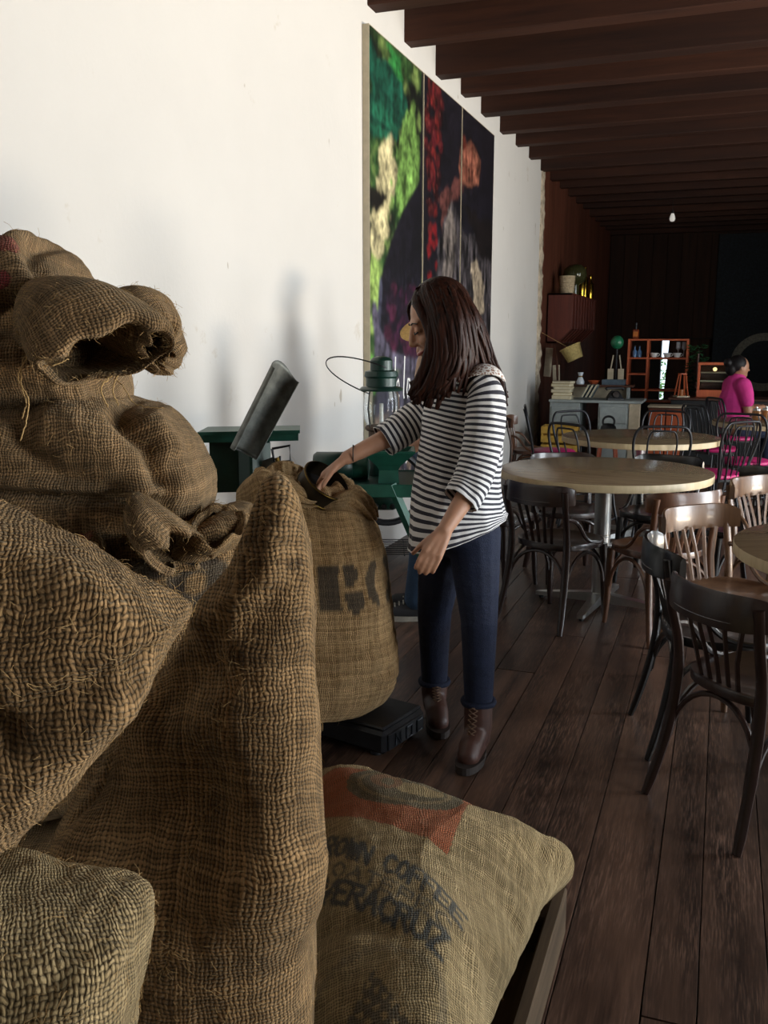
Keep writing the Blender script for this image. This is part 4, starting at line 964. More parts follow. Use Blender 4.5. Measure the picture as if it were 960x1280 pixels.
def skin_mat(name, col):
    t = NT(name); f = t.noise(t.obj(), 30, 3)
    t.set(Base_Color=t.ramp(f, [(.3, tuple(x*.9 for x in col)), (.7, col)]), Roughness=.5, Subsurface_Weight=.15); t.b.inputs['Subsurface Radius'].default_value = (.012, .005, .003); t.b.inputs['Subsurface Scale'].default_value = .5
    MATS[name] = t.m; return t.m
M_SKIN = skin_mat('skin', srgb('b98a6e')); M_SKIN2 = skin_mat('skin_tan', srgb('9a6f55'))
def denim(name, c):
    t = NT(name); v = t.obj((1, 1, 1)); f = t.noise(v, 300, 2); g = t.noise(v, 9, 3)
    t.set(Base_Color=t.ramp(t.math('ADD', t.math('MULTIPLY', f, .5), t.math('MULTIPLY', g, .5)), [(.35, tuple(x*.6 for x in c)), (.65, c)]), Roughness=.85)
    t.bump(t.math('ADD', f, t.math('MULTIPLY', t.noise(t.obj((1, 1, 2.2)), 16, 2), 3.0)), .004, .5); MATS[name] = t.m; return t.m
M_DENIM = denim('dark_denim', srgb('14203c')); M_DENIM2 = denim('blue_denim', srgb('2c4560'))
M_LEATHER = plain('boot_leather', srgb('4a2e25'), .5, var=.3, scale=20, bump=.001)
M_SOLE = plain('boot_sole', srgb('2a201b'), .7)
def stripes(name, period=.0182, duty=.47):
    t = NT(name); sp = t.n('ShaderNodeSeparateXYZ'); t.l(t.n('ShaderNodeUVMap').outputs[0], sp.inputs[0])
    fr = t.math('FRACT', t.math('DIVIDE', sp.outputs[1], period)); k = t.math('LESS_THAN', fr, duty)
    w_ = t.noise(t.obj(), 300, 2)
    t.set(Base_Color=t.mix(k, (.80, .79, .78, 1), (.022, .022, .035, 1)), Roughness=.8, Sheen_Weight=.1)
    t.bump(t.math('ADD', t.math('MULTIPLY', t.noise(t.obj((1, 1, .35)), 14, 3), 1.0), t.math('MULTIPLY', w_, .05)), .02, .35); MATS[name] = t.m; return t.m
M_STRIPE = stripes('striped_jersey')
def loft_cloth(name, rings, mat, parent, orgn, nth=64, n=48, amp=.004, seed=0., cap0=False, v0=0.0):
    "rings: (r,a,z centre, half r, half a, dz/dr slope, dz/da slope)"
    R = crom(rings, n); th = np.linspace(0, 2*PI, nth, endpoint=False); V = []; UV = []; arc = v0
    for j in range(n):
        r, a, z, hr, ha, sl, sa = R[j]; x = hr*np.cos(th); y = ha*np.sin(th)
        p = np.stack([r+x, a+y, z+sl*x+sa*y], -1)
        k = np.array([mn.noise((math.cos(t_)*2.2+seed, math.sin(t_)*2.2, j/n*2.5))+.6*mn.noise((math.cos(t_)*5+seed, math.sin(t_)*5, j/n*4)) for t_ in th])*amp*(.35+.65*j/n)
        p[:, 0] += np.cos(th)*k; p[:, 1] += np.sin(th)*k
        if j: arc += float(np.linalg.norm(R[j, :3]-R[j-1, :3]))
        V.append(p); UV.append(np.stack([th/(2*PI), np.full(nth, arc)], -1))
    return grid_obj2(name, np.array(V), nth, n, np.array(UV), mat, parent, orgn)
def limb_cloth(name, pts, rads, mat, parent, orgn, nth=40, n=40, amp=.004, seed=0., v0=0.0):
    P = crom(pts, n); rr_ = np.interp(np.linspace(0, len(rads)-1, n), range(len(rads)), rads); V = []; UV = []; arc = v0
    T = np.gradient(P, axis=0); T /= np.linalg.norm(T, axis=1)[:, None]; th = np.linspace(0, 2*PI, nth, endpoint=False)
    ref = np.array([.1, 1.0, .05])
    for j in range(n):
        b = np.cross(T[j], ref); b /= np.linalg.norm(b); c = np.cross(b, T[j])
        k = np.array([rr_[j]+amp*(.3+.7*j/n)*(mn.noise((math.cos(t_)*1.8+seed, math.sin(t_)*1.8, j/n*3))+.5*mn.noise((math.cos(t_)*4, math.sin(t_)*4+seed, j/n*6))) for t_ in th])
        V.append(P[j]+np.outer(np.cos(th)*k, b)+np.outer(np.sin(th)*k, c))
        if j: arc += float(np.linalg.norm(P[j]-P[j-1]))
        UV.append(np.stack([th/(2*PI), np.full(nth, arc)], -1))
    return grid_obj2(name, np.array(V), nth, n, np.array(UV), mat, parent, orgn)
def grid_obj2(name, V, nu, nv, UV, mat, parent, orgn, solid=.0025):
    o = grid_obj(name, V-np.array(orgn), nu, nv, UV, mat, origin=np.zeros(3)); o.parent = parent; o.location = (0, 0, 0); o.rotation_euler = (0, 0, 0)
    del o['org']
    s = o.modifiers.new('Solidify', 'SOLIDIFY'); s.thickness = solid; s.offset = 0; return o

# ---- woman in the striped top
WO = np.array([.30, 3.02, 0.0])
wom = thing('person', 'person in a black and white striped top, jeans and brown boots, leaning over a sack', 'person', w(*WO), YAW)
def K(p): return Vector(np.array(p)-WO)
LH, LK, LA = K((0.2986,3,0.7954)), K((0.3175,2.95,0.5143)), K((0.3277,3.02,0.2038))
RH, RK, RA = K((0.2107,3.12,0.77)), K((0.182,3.2,0.4667)), K((0.1921,3.33,0.1585))
PEL, WST, CHS, NCK = K((0.2602,3.06,0.838)), K((0.2511,3.04,0.9725)), K((0.2596,3.02,1.1743)), K((0.2691,3.01,1.338))
LS, LE, LW = K((0.3169,2.91,1.2565)), K((0.2818,2.86,0.9844)), K((0.1862,2.76,0.8611))
RS, RE, RW = K((0.2052,3.12,1.2278)), K((0.0454,3.07,1.1274)), K((-0.1215,3.02,1.0503))
HC = K((0.1701,2.98,1.487))
F_ = Vector((-.86, -.12, -.42)).normalized()                     # where the face looks: left and down
S_ = F_.cross(Vector((0, 0, 1))).normalized()                     # towards the camera or away
S_ = -S_ if S_.y > 0 else S_
U_ = F_.cross(S_); U_ = -U_ if U_.z < 0 else U_
HM = Matrix((F_, S_, U_)).transposed()
def H(f, s, u): return HC+HM @ Vector((f, s, u))
b = MB()
b.ball(H(-.015, 0, .02), (.092, .074, .098), 20, 14, HM); b.ball(H(.02, 0, -.035), (.068, .06, .08), 20, 14, HM)
capsule(b, H(.045, .012, -.085), .026, H(.045, -.012, -.085), .026); b.ball(H(.062, 0, -.098), (.018, .02, .016), 12, 8, HM)   # jaw, chin
capsule(b, H(.084, 0, .012), .010, H(.103, 0, -.026), .012); b.ball(H(.095, .010, -.032), .009); b.ball(H(.095, -.010, -.032), .009)   # nose
b.ball(H(.064, 0, .03), (.02, .05, .016), 12, 8, HM)                # brow
for s in (-1, 1): b.ball(H(.062, .034*s, -.03), (.026, .024, .024), 12, 8, HM); b.ball(H(.072, .032*s, .006), (.013, .018, .011), 12, 8, HM); b.ball(H(-.005, .073*s, -.012), (.018, .008, .03), 12, 8, HM)
b.ball(H(.086, 0, -.062), (.012, .024, .008), 12, 8, HM); b.ball(H(.082, 0, -.074), (.012, .021, .009), 12, 8, HM)
chain(b, [H(-.02, 0, -.05), NCK, CHS+Vector((0, 0, .08))], [.052, .055, .07])
chain(b, [CHS+Vector((0, 0, .04)), WST, PEL], [.105, .088, .11])
chain(b, [CHS+Vector((.0, -.02, .08)), LS], [.07, .05]); chain(b, [CHS+Vector((-.02, .03, .08)), RS], [.07, .05])
chain(b, [LS, LE, LW], [.045, .037, .024]); chain(b, [RS, RE, RW], [.045, .036, .024])
chain(b, [PEL+Vector((.0, -.05, 0)), LH, LK, LA], [.09, .08, .052, .034]); chain(b, [PEL+Vector((-.02, .05, 0)), RH, RK, RA], [.09, .08, .052, .034])
capsule(b, LA, .034, LA+Vector((0, -.005, -.09)), .030); capsule(b, RA, .034, RA+Vector((0, -.005, -.09)), .030)
ld_ = (K((0.1361,2.72,0.7751))-LW); hand(b, LW+ld_.normalized()*.010, ld_, (.80, -.05, -.30), (.25, .93, .05), .42, .98, 1)
rd_ = Vector((-.75, .15, -.62)); hand(b, RW+Vector((-.012, .002, -.008)), rd_, (.25, .93, .0), (.5, -.1, -.75), .62, 1.0, 1)
body = skin_mesh(b, 'body', M_SKIN, wom, .0048, 5)
# face details
M_LASH = plain('lashes', (.012, .008, .006), .6); M_LIP = plain('lips', srgb('9c4f48'), .4, var=.05)
for s in (-1, 1):
    MB().tube([H(.084, .018*s, .004), H(.0875, .030*s, -.001), H(.078, .046*s, .003)], .0022, 6).build('eyelash', M_LASH, wom)
    MB().tube([H(.083, .016*s, .030), H(.080, .032*s, .034), H(.070, .050*s, .027)], .003, 6, sq=(1, .6)).build('eyebrow', M_LASH, wom)
MB().tube([H(.076, -.028, -.058), H(.097, -.010, -.0635), H(.099, 0, -.064), H(.097, .010, -.0635), H(.076, .028, -.058)], [.002, .0055, .0055, .0055, .002], 8).build('lips', M_LIP, wom, smooth=True)
# hair: a cap with many falling locks
def hair_mat(name, a, b_):
    t = NT(name); uv = t.obj((90, 90, 4)); f = t.noise(uv, 1.5, 3)
    t.set(Base_Color=t.ramp(f, [(.3, a), (.7, b_)]), Roughness=.5); t.b.inputs['Specular IOR Level'].default_value = .18
    t.bump(f, .003, .5); MATS[name] = t.m; return t.m
M_HAIR = hair_mat('brown_hair', srgb('140a07'), srgb('3a1d12')); M_HAIRB = hair_mat('black_hair', srgb('0b0a0b'), srgb('1b1718'))
hm = MB(); hm.ball(H(-.030, 0, .034), (.097, .087, .100), 24, 16, HM)
rg = random.Random(5)
def lock(pts, r0, r1, fl=.45):
    pts = crom([list(p) for p in pts], 16); n = len(pts)
    rr_ = [r0*(.55+.45*min(1, i/4))*(1-(i/(n-1))**3*.75)+r1*(i/(n-1)) for i in range(n)]
    hm.tube([Vector(p) for p in pts.tolist()], rr_, 7, sq=(1.0, fl))
A1 = [K(p) for p in ((0.1191,2.93,1.5711), (0.1425,2.885,1.4924), (0.1552,2.875,1.3957), (0.134,2.88,1.3027), (0.1053,2.9,1.2496))]
A0 = [K(p) for p in ((0.0949,2.945,1.5621), (0.1161,2.905,1.5121), (0.1504,2.885,1.4393), (0.124,2.885,1.3418), (0.0927,2.9,1.2645))]
A2 = [K(p) for p in ((0.1487,2.93,1.5953), (0.1708,2.87,1.5111), (0.1862,2.86,1.3958), (0.1778,2.865,1.3033), (0.1563,2.87,1.2539))]
A3 = [K(p) for p in ((0.1939,2.94,1.6007), (0.2266,2.865,1.511), (0.2399,2.86,1.4079), (0.2287,2.86,1.3425), (0.2073,2.86,1.2889))]
A4 = [K(p) for p in ((0.2296,2.95,1.5915), (0.2809,2.895,1.4998), (0.3078,2.925,1.4197), (0.3316,2.97,1.3568), (0.3542,3,1.2974))]
A5 = [K(p) for p in ((0.2404,2.99,1.5888), (0.3087,2.97,1.4818), (0.3387,2.97,1.382), (0.3776,2.98,1.2982), (0.3958,2.97,1.2324))]
A6 = [K(p) for p in ((0.2367,3.04,1.5914), (0.3034,3.07,1.4835), (0.3285,3.09,1.38), (0.3416,3.1,1.3141), (0.3479,3.1,1.2664))]
S1 = [A0, A1, A2, A3, A4, A5, A6]
for i in range(165):
    t_ = i/164*(len(S1)-1); k = min(int(t_), len(S1)-2); f = t_-k; dep_ = rg.random()
    pts = [p.lerp(q, f)+Vector((rg.gauss(0, .0035), -.004+.012*dep_, rg.gauss(0, .0035))) for p, q in zip(S1[k], S1[k+1])]
    pts = [H(-.005-.03*f, -.01+.02*rg.random(), .128)]+pts; pts[-1] += Vector((rg.gauss(0, .006), 0, rg.gauss(0, .016)))
    ph_ = rg.random()*6; pts = [q+Vector((.006*math.sin(ph_+m_*1.5)*(m_ > 2), .004*math.cos(ph_+m_*1.7)*(m_ > 2), 0)) for m_, q in enumerate(pts)]
    lock(pts, rg.uniform(.009, .014), .004)
B1 = [K(p) for p in ((0.0913,2.99,1.5592), (0.0801,3.04,1.5261), (0.1049,3.07,1.445), (0.1317,3.07,1.3674), (0.1133,3.05,1.256))]
B2 = [K(p) for p in ((0.1278,3.02,1.5904), (0.1306,3.07,1.5091), (0.1456,3.09,1.3931), (0.1596,3.09,1.3145), (0.1596,3.08,1.2569))]
for i in range(16):
    f = i/15; lock([H(.02-.05*f, .02, .125)]+[p.lerp(q, f)+Vector((rg.gauss(0, .002), 0, 0)) for p, q in zip(B1, B2)], .008 if i else .004, .002)
hm.build('hair', M_HAIR, wom, smooth=True)
# jeans
j = MB()
chain(j, [PEL+Vector((.005, -.005, .05)), PEL+Vector((.0, 0, -.02))], [.105, .122])
chain(j, [PEL+Vector((.01, -.06, -.02)), LH, LK, LK.lerp(LA, .5), LA+Vector((0, 0, .0))], [.10, .092, .063, .056, .050]); chain(j, [PEL+Vector((-.01, .06, -.02)), RH, RK, RK.lerp(RA, .5), RA], [.10, .092, .063, .056, .050])
jn = skin_mesh(j, 'jeans', M_DENIM, wom, .007, 5)
for A_ in (LA, RA): MB().tube([A_+Vector((.052*math.cos(a), .052*math.sin(a), .002*math.sin(3*a)-.004)) for a in np.linspace(0, 2*PI, 24, endpoint=False)], .011, 8, closed=True).build('turned_cuff', M_DENIM, jn, smooth=True)
MB().tube([PEL+Vector((.108*math.cos(a), .106*math.sin(a)-.005, .055)) for a in np.linspace(0, 2*PI, 32, endpoint=False)], .014, 8, closed=True, sq=(.4, 1.3)).build('belt', plain('leather_belt', srgb('2b1a12'), .5), jn, smooth=True)
# boots
def boot(A_, toe, name='boot'):
    bt = MB(); toe = Vector(toe); hl = Vector((A_.x, A_.y, .035)); d = (toe-hl); d.z = 0; d.normalize()
    chain(bt, [A_+Vector((0, 0, .03)), Vector((A_.x, A_.y, .11)), hl+Vector((0, 0, .03))], [.050, .050, .044])
    chain(bt, [Vector((A_.x, A_.y, .09))+d*.02, hl.lerp(toe, .55)+Vector((0, 0, .032)), toe-d*.04+Vector((0, 0, .012))], [.042, .042, .038]); chain(bt, [hl+Vector((0, 0, .01)), toe-d*.04+Vector((0, 0, .008))], [.036, .040])
    o = skin_mesh(bt, name, M_LEATHER, wom, .005, 4)
    sd = Vector((-d.y, d.x, 0)); P = []
    for k in range(28):
        a = 2*PI*k/28; c_, s_ = math.cos(a), math.sin(a); mid_ = (hl+toe)/2; L2 = (toe-hl).xy.length/2+.03
        q = mid_+d*(L2*c_)+sd*((.046-.004*(c_ < 0))*math.copysign(abs(s_)**.8, s_)); P.append((q.x, q.y))
    MB().prism(P, .002, .028).build('sole', M_SOLE, o)
    top_, low = Vector((A_.x, A_.y, A_.z+.0))+d*.05, hl.lerp(toe, .52)+Vector((0, 0, .07))
    for k in range(6):
        p = top_.lerp(low, k/6)+d*.004; p2 = top_.lerp(low, (k+1)/6)+d*.004
        MB().tube([p-sd*.016, (p+p2)/2+d*.006, p2+sd*.016], .0022, 5).build('lace', plain('boot_lace', srgb('6a5240'), .8), o); MB().tube([p+sd*.016, (p+p2)/2+d*.007, p2-sd*.016], .0022, 5).build('lace', MATS['boot_lace'], o)
    return o
boot(LA, K((.272, 2.885, 0.035))); boot(RA, K((.205, 3.17, 0.035)))
# striped top: body, two sleeves, lace yoke
def ring(pl, pr, ha, sl=0., sa=0.): 
    return [(pl[0]+pr[0])/2, pl[1], (pl[2]+pr[2])/2, (pr[0]-pl[0])/2, ha, sl, sa]
rings = [ring((0.2078,3.02,1.3325), (0.3272,3.02,1.3325), .062, .1, .0), ring((0.1769,3.02,1.3016), (0.3565,3.02,1.3016), .105, .05, 0), ring((0.1488,3.02,1.2499), (0.3759,3.02,1.2499), .128, -.1, 0), ring((0.1285,3.02,1.1743), (0.3907,3.02,1.1743), .130, -.2, 0),
         ring((0.119,3.03,1.0863), (0.3915,3.03,1.0863), .122, -.25, 0), ring((0.1041,3.04,0.986), (0.3871,3.04,0.986), .125, -.25, 0), ring((0.0889,3.05,0.8894), (0.4012,3.05,0.8948), .150, -.12, 0.05), ring((0.0866,3.05,0.8124), (0.4109,3.05,0.829), .165, .22, .05), ring((0.0867,3.05,0.7848), (0.4114,3.05,0.8069), .168, .38, .05)]
tp = loft_cloth('striped_top', rings, M_STRIPE, wom, WO, 90, 70, .012, 1.3)
limb_cloth('sleeve', [(0.2981,2.93,1.2955), (0.3189,2.905,1.2568), (0.3159,2.885,1.1732), (0.3012,2.87,1.0742), (0.2708,2.85,0.9859), (0.2368,2.825,0.9394)], [.050, .060, .064, .062, .060, .056], M_STRIPE, tp, WO, 44, 44, .008, 4.4, .004)
limb_cloth('sleeve', [(0.2197,3.1,1.2451), (0.1831,3.11,1.2178), (0.1211,3.1,1.1756), (0.0536,3.08,1.1344), (-0.0027,3.06,1.1017)], [.052, .060, .060, .056, .054], M_STRIPE, tp, WO, 44, 44, .008, 6.1, .01)
t = NT('lace'); vo = t.n('ShaderNodeTexVoronoi', feature='DISTANCE_TO_EDGE'); t.l(t.obj(), vo.inputs['Vector']); vo.inputs['Scale'].default_value = 95
t.set(Base_Color=t.ramp(vo.outputs['Distance'], [(.06, (.82, .80, .76)), (.22, (.30, .17, .12))]), Roughness=.9); M_LACE = t.m; MATS['lace'] = t.m
lb = MB(); yc = K((0.3079,2.925,1.2857)); V = []; F = []
for i in range(13):
    for k in range(17):
        a = -1.0+2.0*i/12; c_ = -1.25+2.5*k/16
        V.append(yc+Vector((.068*math.sin(c_)*1.0+.006, -.070*math.sin(a)*math.cos(c_)*.95, .066*math.cos(a)*math.cos(c_)+.006)))
for i in range(12):
    for k in range(16): F.append((i*17+k, i*17+k+1, (i+1)*17+k+1, (i+1)*17+k))
lo2 = lb.add(V, F).build('lace_yoke', M_LACE, tp, smooth=True); s_ = lo2.modifiers.new('Solidify', 'SOLIDIFY'); s_.thickness = .002
MB().tube([RW+Vector((.02+.0*a, .027*math.cos(a), .014+.027*math.sin(a)))-Vector((.0, 0, .0)) for a in np.linspace(0, 2*PI, 20, endpoint=False)], .0022, 6, closed=True).build('bracelet', M_LASH, wom)

# ---- person behind her, mostly hidden: straw hat, jeans, canvas shoes
PO = np.array([.27, 4.72, 0.0])
p2 = thing('person', 'person in a straw hat, jeans and dark canvas shoes, standing hidden behind the striped woman', 'person', w(*PO), YAW)
b = MB(); fx = Vector((-1, 0, 0))
b.ball((-.03, 0, 1.46), (.09, .075, .11), 16, 12); capsule(b, (-.10, 0, 1.45), .014, (-.115, 0, 1.435), .014); b.ball((-.07, 0, 1.38), (.04, .045, .035), 12, 8)
chain(b, [(-.01, 0, 1.40), (.01, 0, 1.28), (.01, 0, 1.10), (.0, 0, .88)], [.05, .09, .12, .11])
for s in (-1, 1):
    chain(b, [(.02, .15*s, 1.25), (.0, .20*s, 1.0), (-.13, .15*s, .90)], [.05, .04, .028]); hand(b, (-.14, .15*s, .895), (-.9, -.1*s, -.35), (0, s, 0), (-.2, 0, -.9), .4, .95, 1)
    chain(b, [(0, .09*s, .86), (-.02+.03*s, .10*s, .46), (-.03, .10*s, .10)], [.09, .055, .04])
skin_mesh(b, 'body', M_SKIN2, p2, .008, 5)
sh = MB(); chain(sh, [(.01, 0, 1.30), (.01, 0, 1.12), (0, 0, .92)], [.12, .145, .135])
for s in (-1, 1): chain(sh, [(.01, .12*s, 1.28), (.0, .19*s, 1.08)], [.075, .058])
skin_mesh(sh, 'shirt', plain('tan_shirt', srgb('a78a76'), .85), p2, .01, 5)
jj = MB(); capsule(jj, (0, 0, .92), .13, (0, 0, .86), .135)
for s in (-1, 1): chain(jj, [(0, .09*s, .85), (-.02+.03*s, .10*s, .46), (-.03-.07*(s < 0), .10*s, .11)], [.11, .08, .066])
skin_mesh(jj, 'jeans', M_DENIM2, p2, .01, 4)
M_SNK = plain('dark_canvas', srgb('2b2a2c'), .8); M_RUB = plain('white_rubber', srgb('9a9488'), .6)
for s in (-1, 1):
    x0 = -.07*(s < 0); k_ = MB(); chain(k_, [(-.03+x0, .10*s, .09), (-.03+x0, .10*s, .05), (-.20+x0, .10*s, .045)], [.045, .045, .038]); k_ = skin_mesh(k_, 'canvas_shoe', M_SNK, p2, .006, 4)
    MB().prism([(-.095+x0+.155*math.cos(a), .10*s+.05*math.copysign(abs(math.sin(a))**.7, math.sin(a))) for a in np.linspace(0, 2*PI, 24, endpoint=False)], .001, .026).build('sole', M_RUB, k_)
    for q in range(4): MB().tube([(-.10-.022*q+x0, .10*s-.03, .092-.007*q), (-.10-.022*q+x0, .10*s, .102-.007*q), (-.10-.022*q+x0, .10*s+.03, .092-.007*q)], .004, 5).build('lace', M_RUB, k_)
M_STRAW = plain('straw', srgb('c6a25e'), .7, var=.2, scale=60, bump=.002)
ht = MB().lathe([(.0, .10), (.05, .098), (.082, .085), (.092, .05), (.095, .0), (.15, -.006), (.175, -.002), (.175, .004), (.15, .0), (.098, .008), (.09, .05), (0, .09)], 32, (-.02, 0, 1.505), m=Matrix.Rotation(math.radians(22), 3, 'X') @ Matrix.Rotation(math.radians(-16), 3, 'Y')).build('straw_hat', M_STRAW, p2, smooth=40)

# ---- seated person in pink at the far table
QO = np.array(w(0, 0, 0)); qx, qy = .14, 9.75
pk = thing('person', 'person in a bright pink T-shirt with dark tied hair, seated at the far table', 'person', (qx, qy, 0), math.radians(-62))
# local +y is where she faces
b = MB(); b.ball((0, .02, 1.175), (.073, .088, .105), 16, 12); capsule(b, (0, .10, 1.16), .012, (0, .115, 1.145), .012); b.ball((0, .06, 1.10), (.045, .04, .03), 12, 8)
for s in (-1, 1): b.ball((.072*s, .0, 1.165), (.01, .018, .03), 10, 8)
chain(b, [(0, .0, 1.10), (0, -.01, 1.0), (0, -.02, .80), (0, 0, .60)], [.048, .085, .11, .13])
for s in (-1, 1):
    chain(b, [(.155*s, 0, .97), (.19*s, .03, .76), (.12*s, .22, .79)], [.05, .042, .028]); hand(b, (.115*s, .235, .79), (-.35*s, .9, .05), (s, .3, 0), (0, .1, -1), .35, .95, -1)
    chain(b, [(.09*s, .0, .58), (.11*s, .40, .56), (.11*s, .42, .10)], [.09, .062, .042]); capsule(b, (.11*s, .42, .05), .04, (.11*s, .54, .04), .034)
skin_mesh(b, 'body', M_SKIN2, pk, .008, 5)
sh = MB(); chain(sh, [(0, -.005, 1.02), (0, -.02, .86), (0, -.01, .66)], [.105, .142, .15])
for s in (-1, 1): chain(sh, [(.12*s, 0, 1.0), (.165*s, .01, .93), (.185*s, .02, .85)], [.08, .072, .062])
skin_mesh(sh, 't_shirt', plain('pink_cotton', srgb('bf2d7c'), .85, var=.1), pk, .01, 5)
jj = MB(); capsule(jj, (0, 0, .62), .14, (0, .05, .58), .14)
for s in (-1, 1): chain(jj, [(.09*s, .02, .58), (.11*s, .40, .56), (.11*s, .42, .12)], [.105, .075, .06])
skin_mesh(jj, 'trousers', M_DENIM, pk, .01, 4)
hr = MB(); hr.ball((0, -.01, 1.205), (.084, .092, .090), 18, 12); hr.ball((0, -.075, 1.16), (.06, .05, .07), 14, 10); hr.ball((0, -.11, 1.22), (.045, .04, .045), 14, 10)
skin_mesh(hr, 'hair', M_HAIRB, pk, .008, 4)
st = copy_tree(wp[1]); st.location = (qx+.02, qy-.02, 0); st.rotation_euler = (0, 0, math.radians(-62)); tag(st, 'black wire chair the person in pink sits on', 'chair', 'black wire chairs with pink seats')
# ------------------------------------------------------------------ three-panel photo mural on the left wall
rgm = np.random.default_rng(3)
def mural_paint(Y, Z):
    "flat print: coffee leaves, a picker's dark sleeve, red berries, a hand and a woven basket"
    sh = Y.shape; pts = np.stack([np.zeros(Y.size), Y.ravel(), Z.ravel()], 1)
    n1 = fbm(pts, 2.2, 3.0, 3).reshape(sh); n2 = fbm(pts, 7.0, 9.0, 3).reshape(sh); n3 = fbm(pts*np.array([1, 1, .22]), 16.0, 4.0, 2).reshape(sh); nf = fbm(pts, 22.0, 6.0, 2).reshape(sh)
    C = np.empty(sh+(3,)); Yw = Y+.10*n2+.03*nf; Zw = Z+.08*n1+.03*nf
    C[:] = srgb('10150f')
    def put(mask, col, var=None, k=.35):
        c = np.array(srgb(col)); C[mask] = c*(1+(k*var[mask][:, None] if var is not None else 0))
    def mixin(f, col): C[:] = C*(1-f[..., None])+np.array(srgb(col))*f[..., None]
    left = Y < 6.58
    mixin(np.clip(n1*1.8+.35, 0, .9)*left, '35582a'); mixin(np.clip(n2*1.6-.1, 0, .8)*left, '7d9450')
    put(in_poly(Yw, Zw, [(5.85,3.30),(6.05,3.28),(6.2,3.0),(6.12,2.85),(5.98,3.05)]), '2f7a3a', n2)
    L1 = [(5.50,3.22), (5.66,3.10), (5.823,3.163), (6.163,3.079), (6.264,2.900), (6.084,2.773), (5.706,2.830), (5.50,2.883)]; L2 = [(5.50,2.860), (5.779,2.870), (6.005,2.797), (6.133,2.732), (5.852,2.693), (5.50,2.677)]
    put(in_poly(Y+.07*n2, Z+.06*n1, L1), '144a38', n3, .7); put(in_poly(Y+.05*n2, Z+.05*n1, L2), '1d5f45', n3, .7)
    for a, b in (((5.52,3.02),(6.2,2.86)), ((5.52,2.77),(6.1,2.74))): put(seg_d(Y, Z, a, b) < .012, '0f3d30')
    put(in_poly(Yw, Zw, [(5.706,2.642), (5.913,2.729), (6.006,2.548), (5.944,2.338), (5.822,2.073), (5.616,1.906), (5.50,2.045), (5.590,2.290), (5.648,2.465)]), 'c4b98c', n2, .5)
    put(in_poly(Yw, Zw, [(6.006,2.648), (6.366,2.973), (6.514,2.685), (6.445,2.460), (6.171,2.264), (6.007,2.296)]), '6d9448', n2, 1.0)
    put(in_poly(Yw, Zw, [(5.50,1.95),(5.68,1.95),(5.75,1.8),(5.64,1.55),(5.5,1.5)]), '9dbb62', n2, .7); put(in_poly(Yw, Zw, [(5.536,2.400), (5.763,2.387), (5.792,2.293), (5.646,2.240), (5.5,2.245)]), '17130c')
    put(in_poly(Yw, Zw, [(5.5,1.38),(5.66,1.36),(5.68,1.1),(5.5,1.02)]), '5f9a45', n2, .8)
    # the picker: dark sleeve over everything to the right
    jk = in_poly(Y+.02*n1, Z+.02*n1, [(6.516,2.551), (6.170,2.317), (5.914,2.082), (5.731,1.840), (5.657,1.611), (5.700,1.434), (6.012,1.300), (6.543,1.261), (8.95,1.20), (8.95,3.5), (6.56,3.5)])
    put(jk, '14111a', n1, .5)
    put((seg_d(Y, Z, (5.72,1.8), (5.68,1.55)) < .03) | (seg_d(Y, Z, (5.68,1.55), (5.74,1.42)) < .03), '4a4a5c', n2, .4)
    put(jk & (np.abs(n3) < .05) & (Z < 1.9), '2a2538')
    for i in range(70):                                       # purple and dark berries in the basket
        cy, cz = rgm.uniform(5.85, 6.6), rgm.uniform(1.33, 1.78); r = rgm.uniform(.03, .06)
        k = np.hypot((Y-cy)/1.35, Z-cz) < r; put(k, rgm.choice(['221222', '3a1730', '1a0f20', '451a30']), nf, .4)
    rim_ = poly_d(Y, Z, [(5.60,1.62), (5.66,1.46), (5.93,1.30), (6.55,1.235), (7.6,1.3)]); put(rim_ < .055, '5a5566', n3, .8)
    bas = (Z < 1.22+.28*np.clip((5.95-Y)/.4, 0, 1)) & (Y > 5.60); put(bas, '4a4753', n3, 1.1)
    # red berries down the second panel
    band = [(6.650,3.30), (6.781,3.34), (7.044,3.30), (7.094,3.016), (7.002,2.655), (6.909,2.353), (6.774,2.166), (6.707,2.441), (6.659,2.820)]
    for i in range(130):
        cy, cz = rgm.uniform(6.62, 7.12), rgm.uniform(2.15, 3.27)
        if in_poly(np.array([cy]), np.array([cz]), band)[0]:
            r = rgm.uniform(.025, .055); k = np.hypot((Y-cy)/1.3, Z-cz) < r; put(k, rgm.choice(['3a0c10', '52131a', '24070b', '6e1d1c']), nf, .5)
            put(np.hypot((Y-cy+.02)/1.2, Z-cz-.012) < r*.25, '8a4038')
    for i in range(16):
        cy, cz = rgm.uniform(6.72, 6.95), rgm.uniform(1.9, 2.3); put(np.hypot((Y-cy)/1.2, Z-cz) < .03, '7a151b')
    # hand and forearm
    put(in_poly(Yw, Zw, [(7.008,2.511), (7.605,2.781), (7.685,2.668), (7.226,2.439), (7.081,2.255)]), '5b3430', n2, .5)
    put(in_poly(Y+.04*n2, Z+.04*n1, [(7.56,2.968), (7.70,3.00), (7.888,3.081), (8.05,3.06), (8.247,2.984), (8.206,2.778), (7.810,2.686), (7.56,2.719)]), '84503f', n2, .8)
    for a, b in (((7.75,3.02),(7.78,2.75)), ((7.95,3.05),(7.95,2.78))): put(seg_d(Y, Z, a, b) < .018, '6a3328')
    put(np.hypot((Y-7.68)/1.3, Z-3.02) < .06, '5a2418')
    # grey woven cloth with a pale streak
    wv = in_poly(Yw, Zw, [(7.017,2.248), (7.335,2.526), (7.705,2.321), (8.384,2.323), (8.95,1.995), (8.95,.3), (6.6,.3), (6.93,1.3), (6.930,1.707)]); put(wv, '3f3a3d', n3, 1.6)
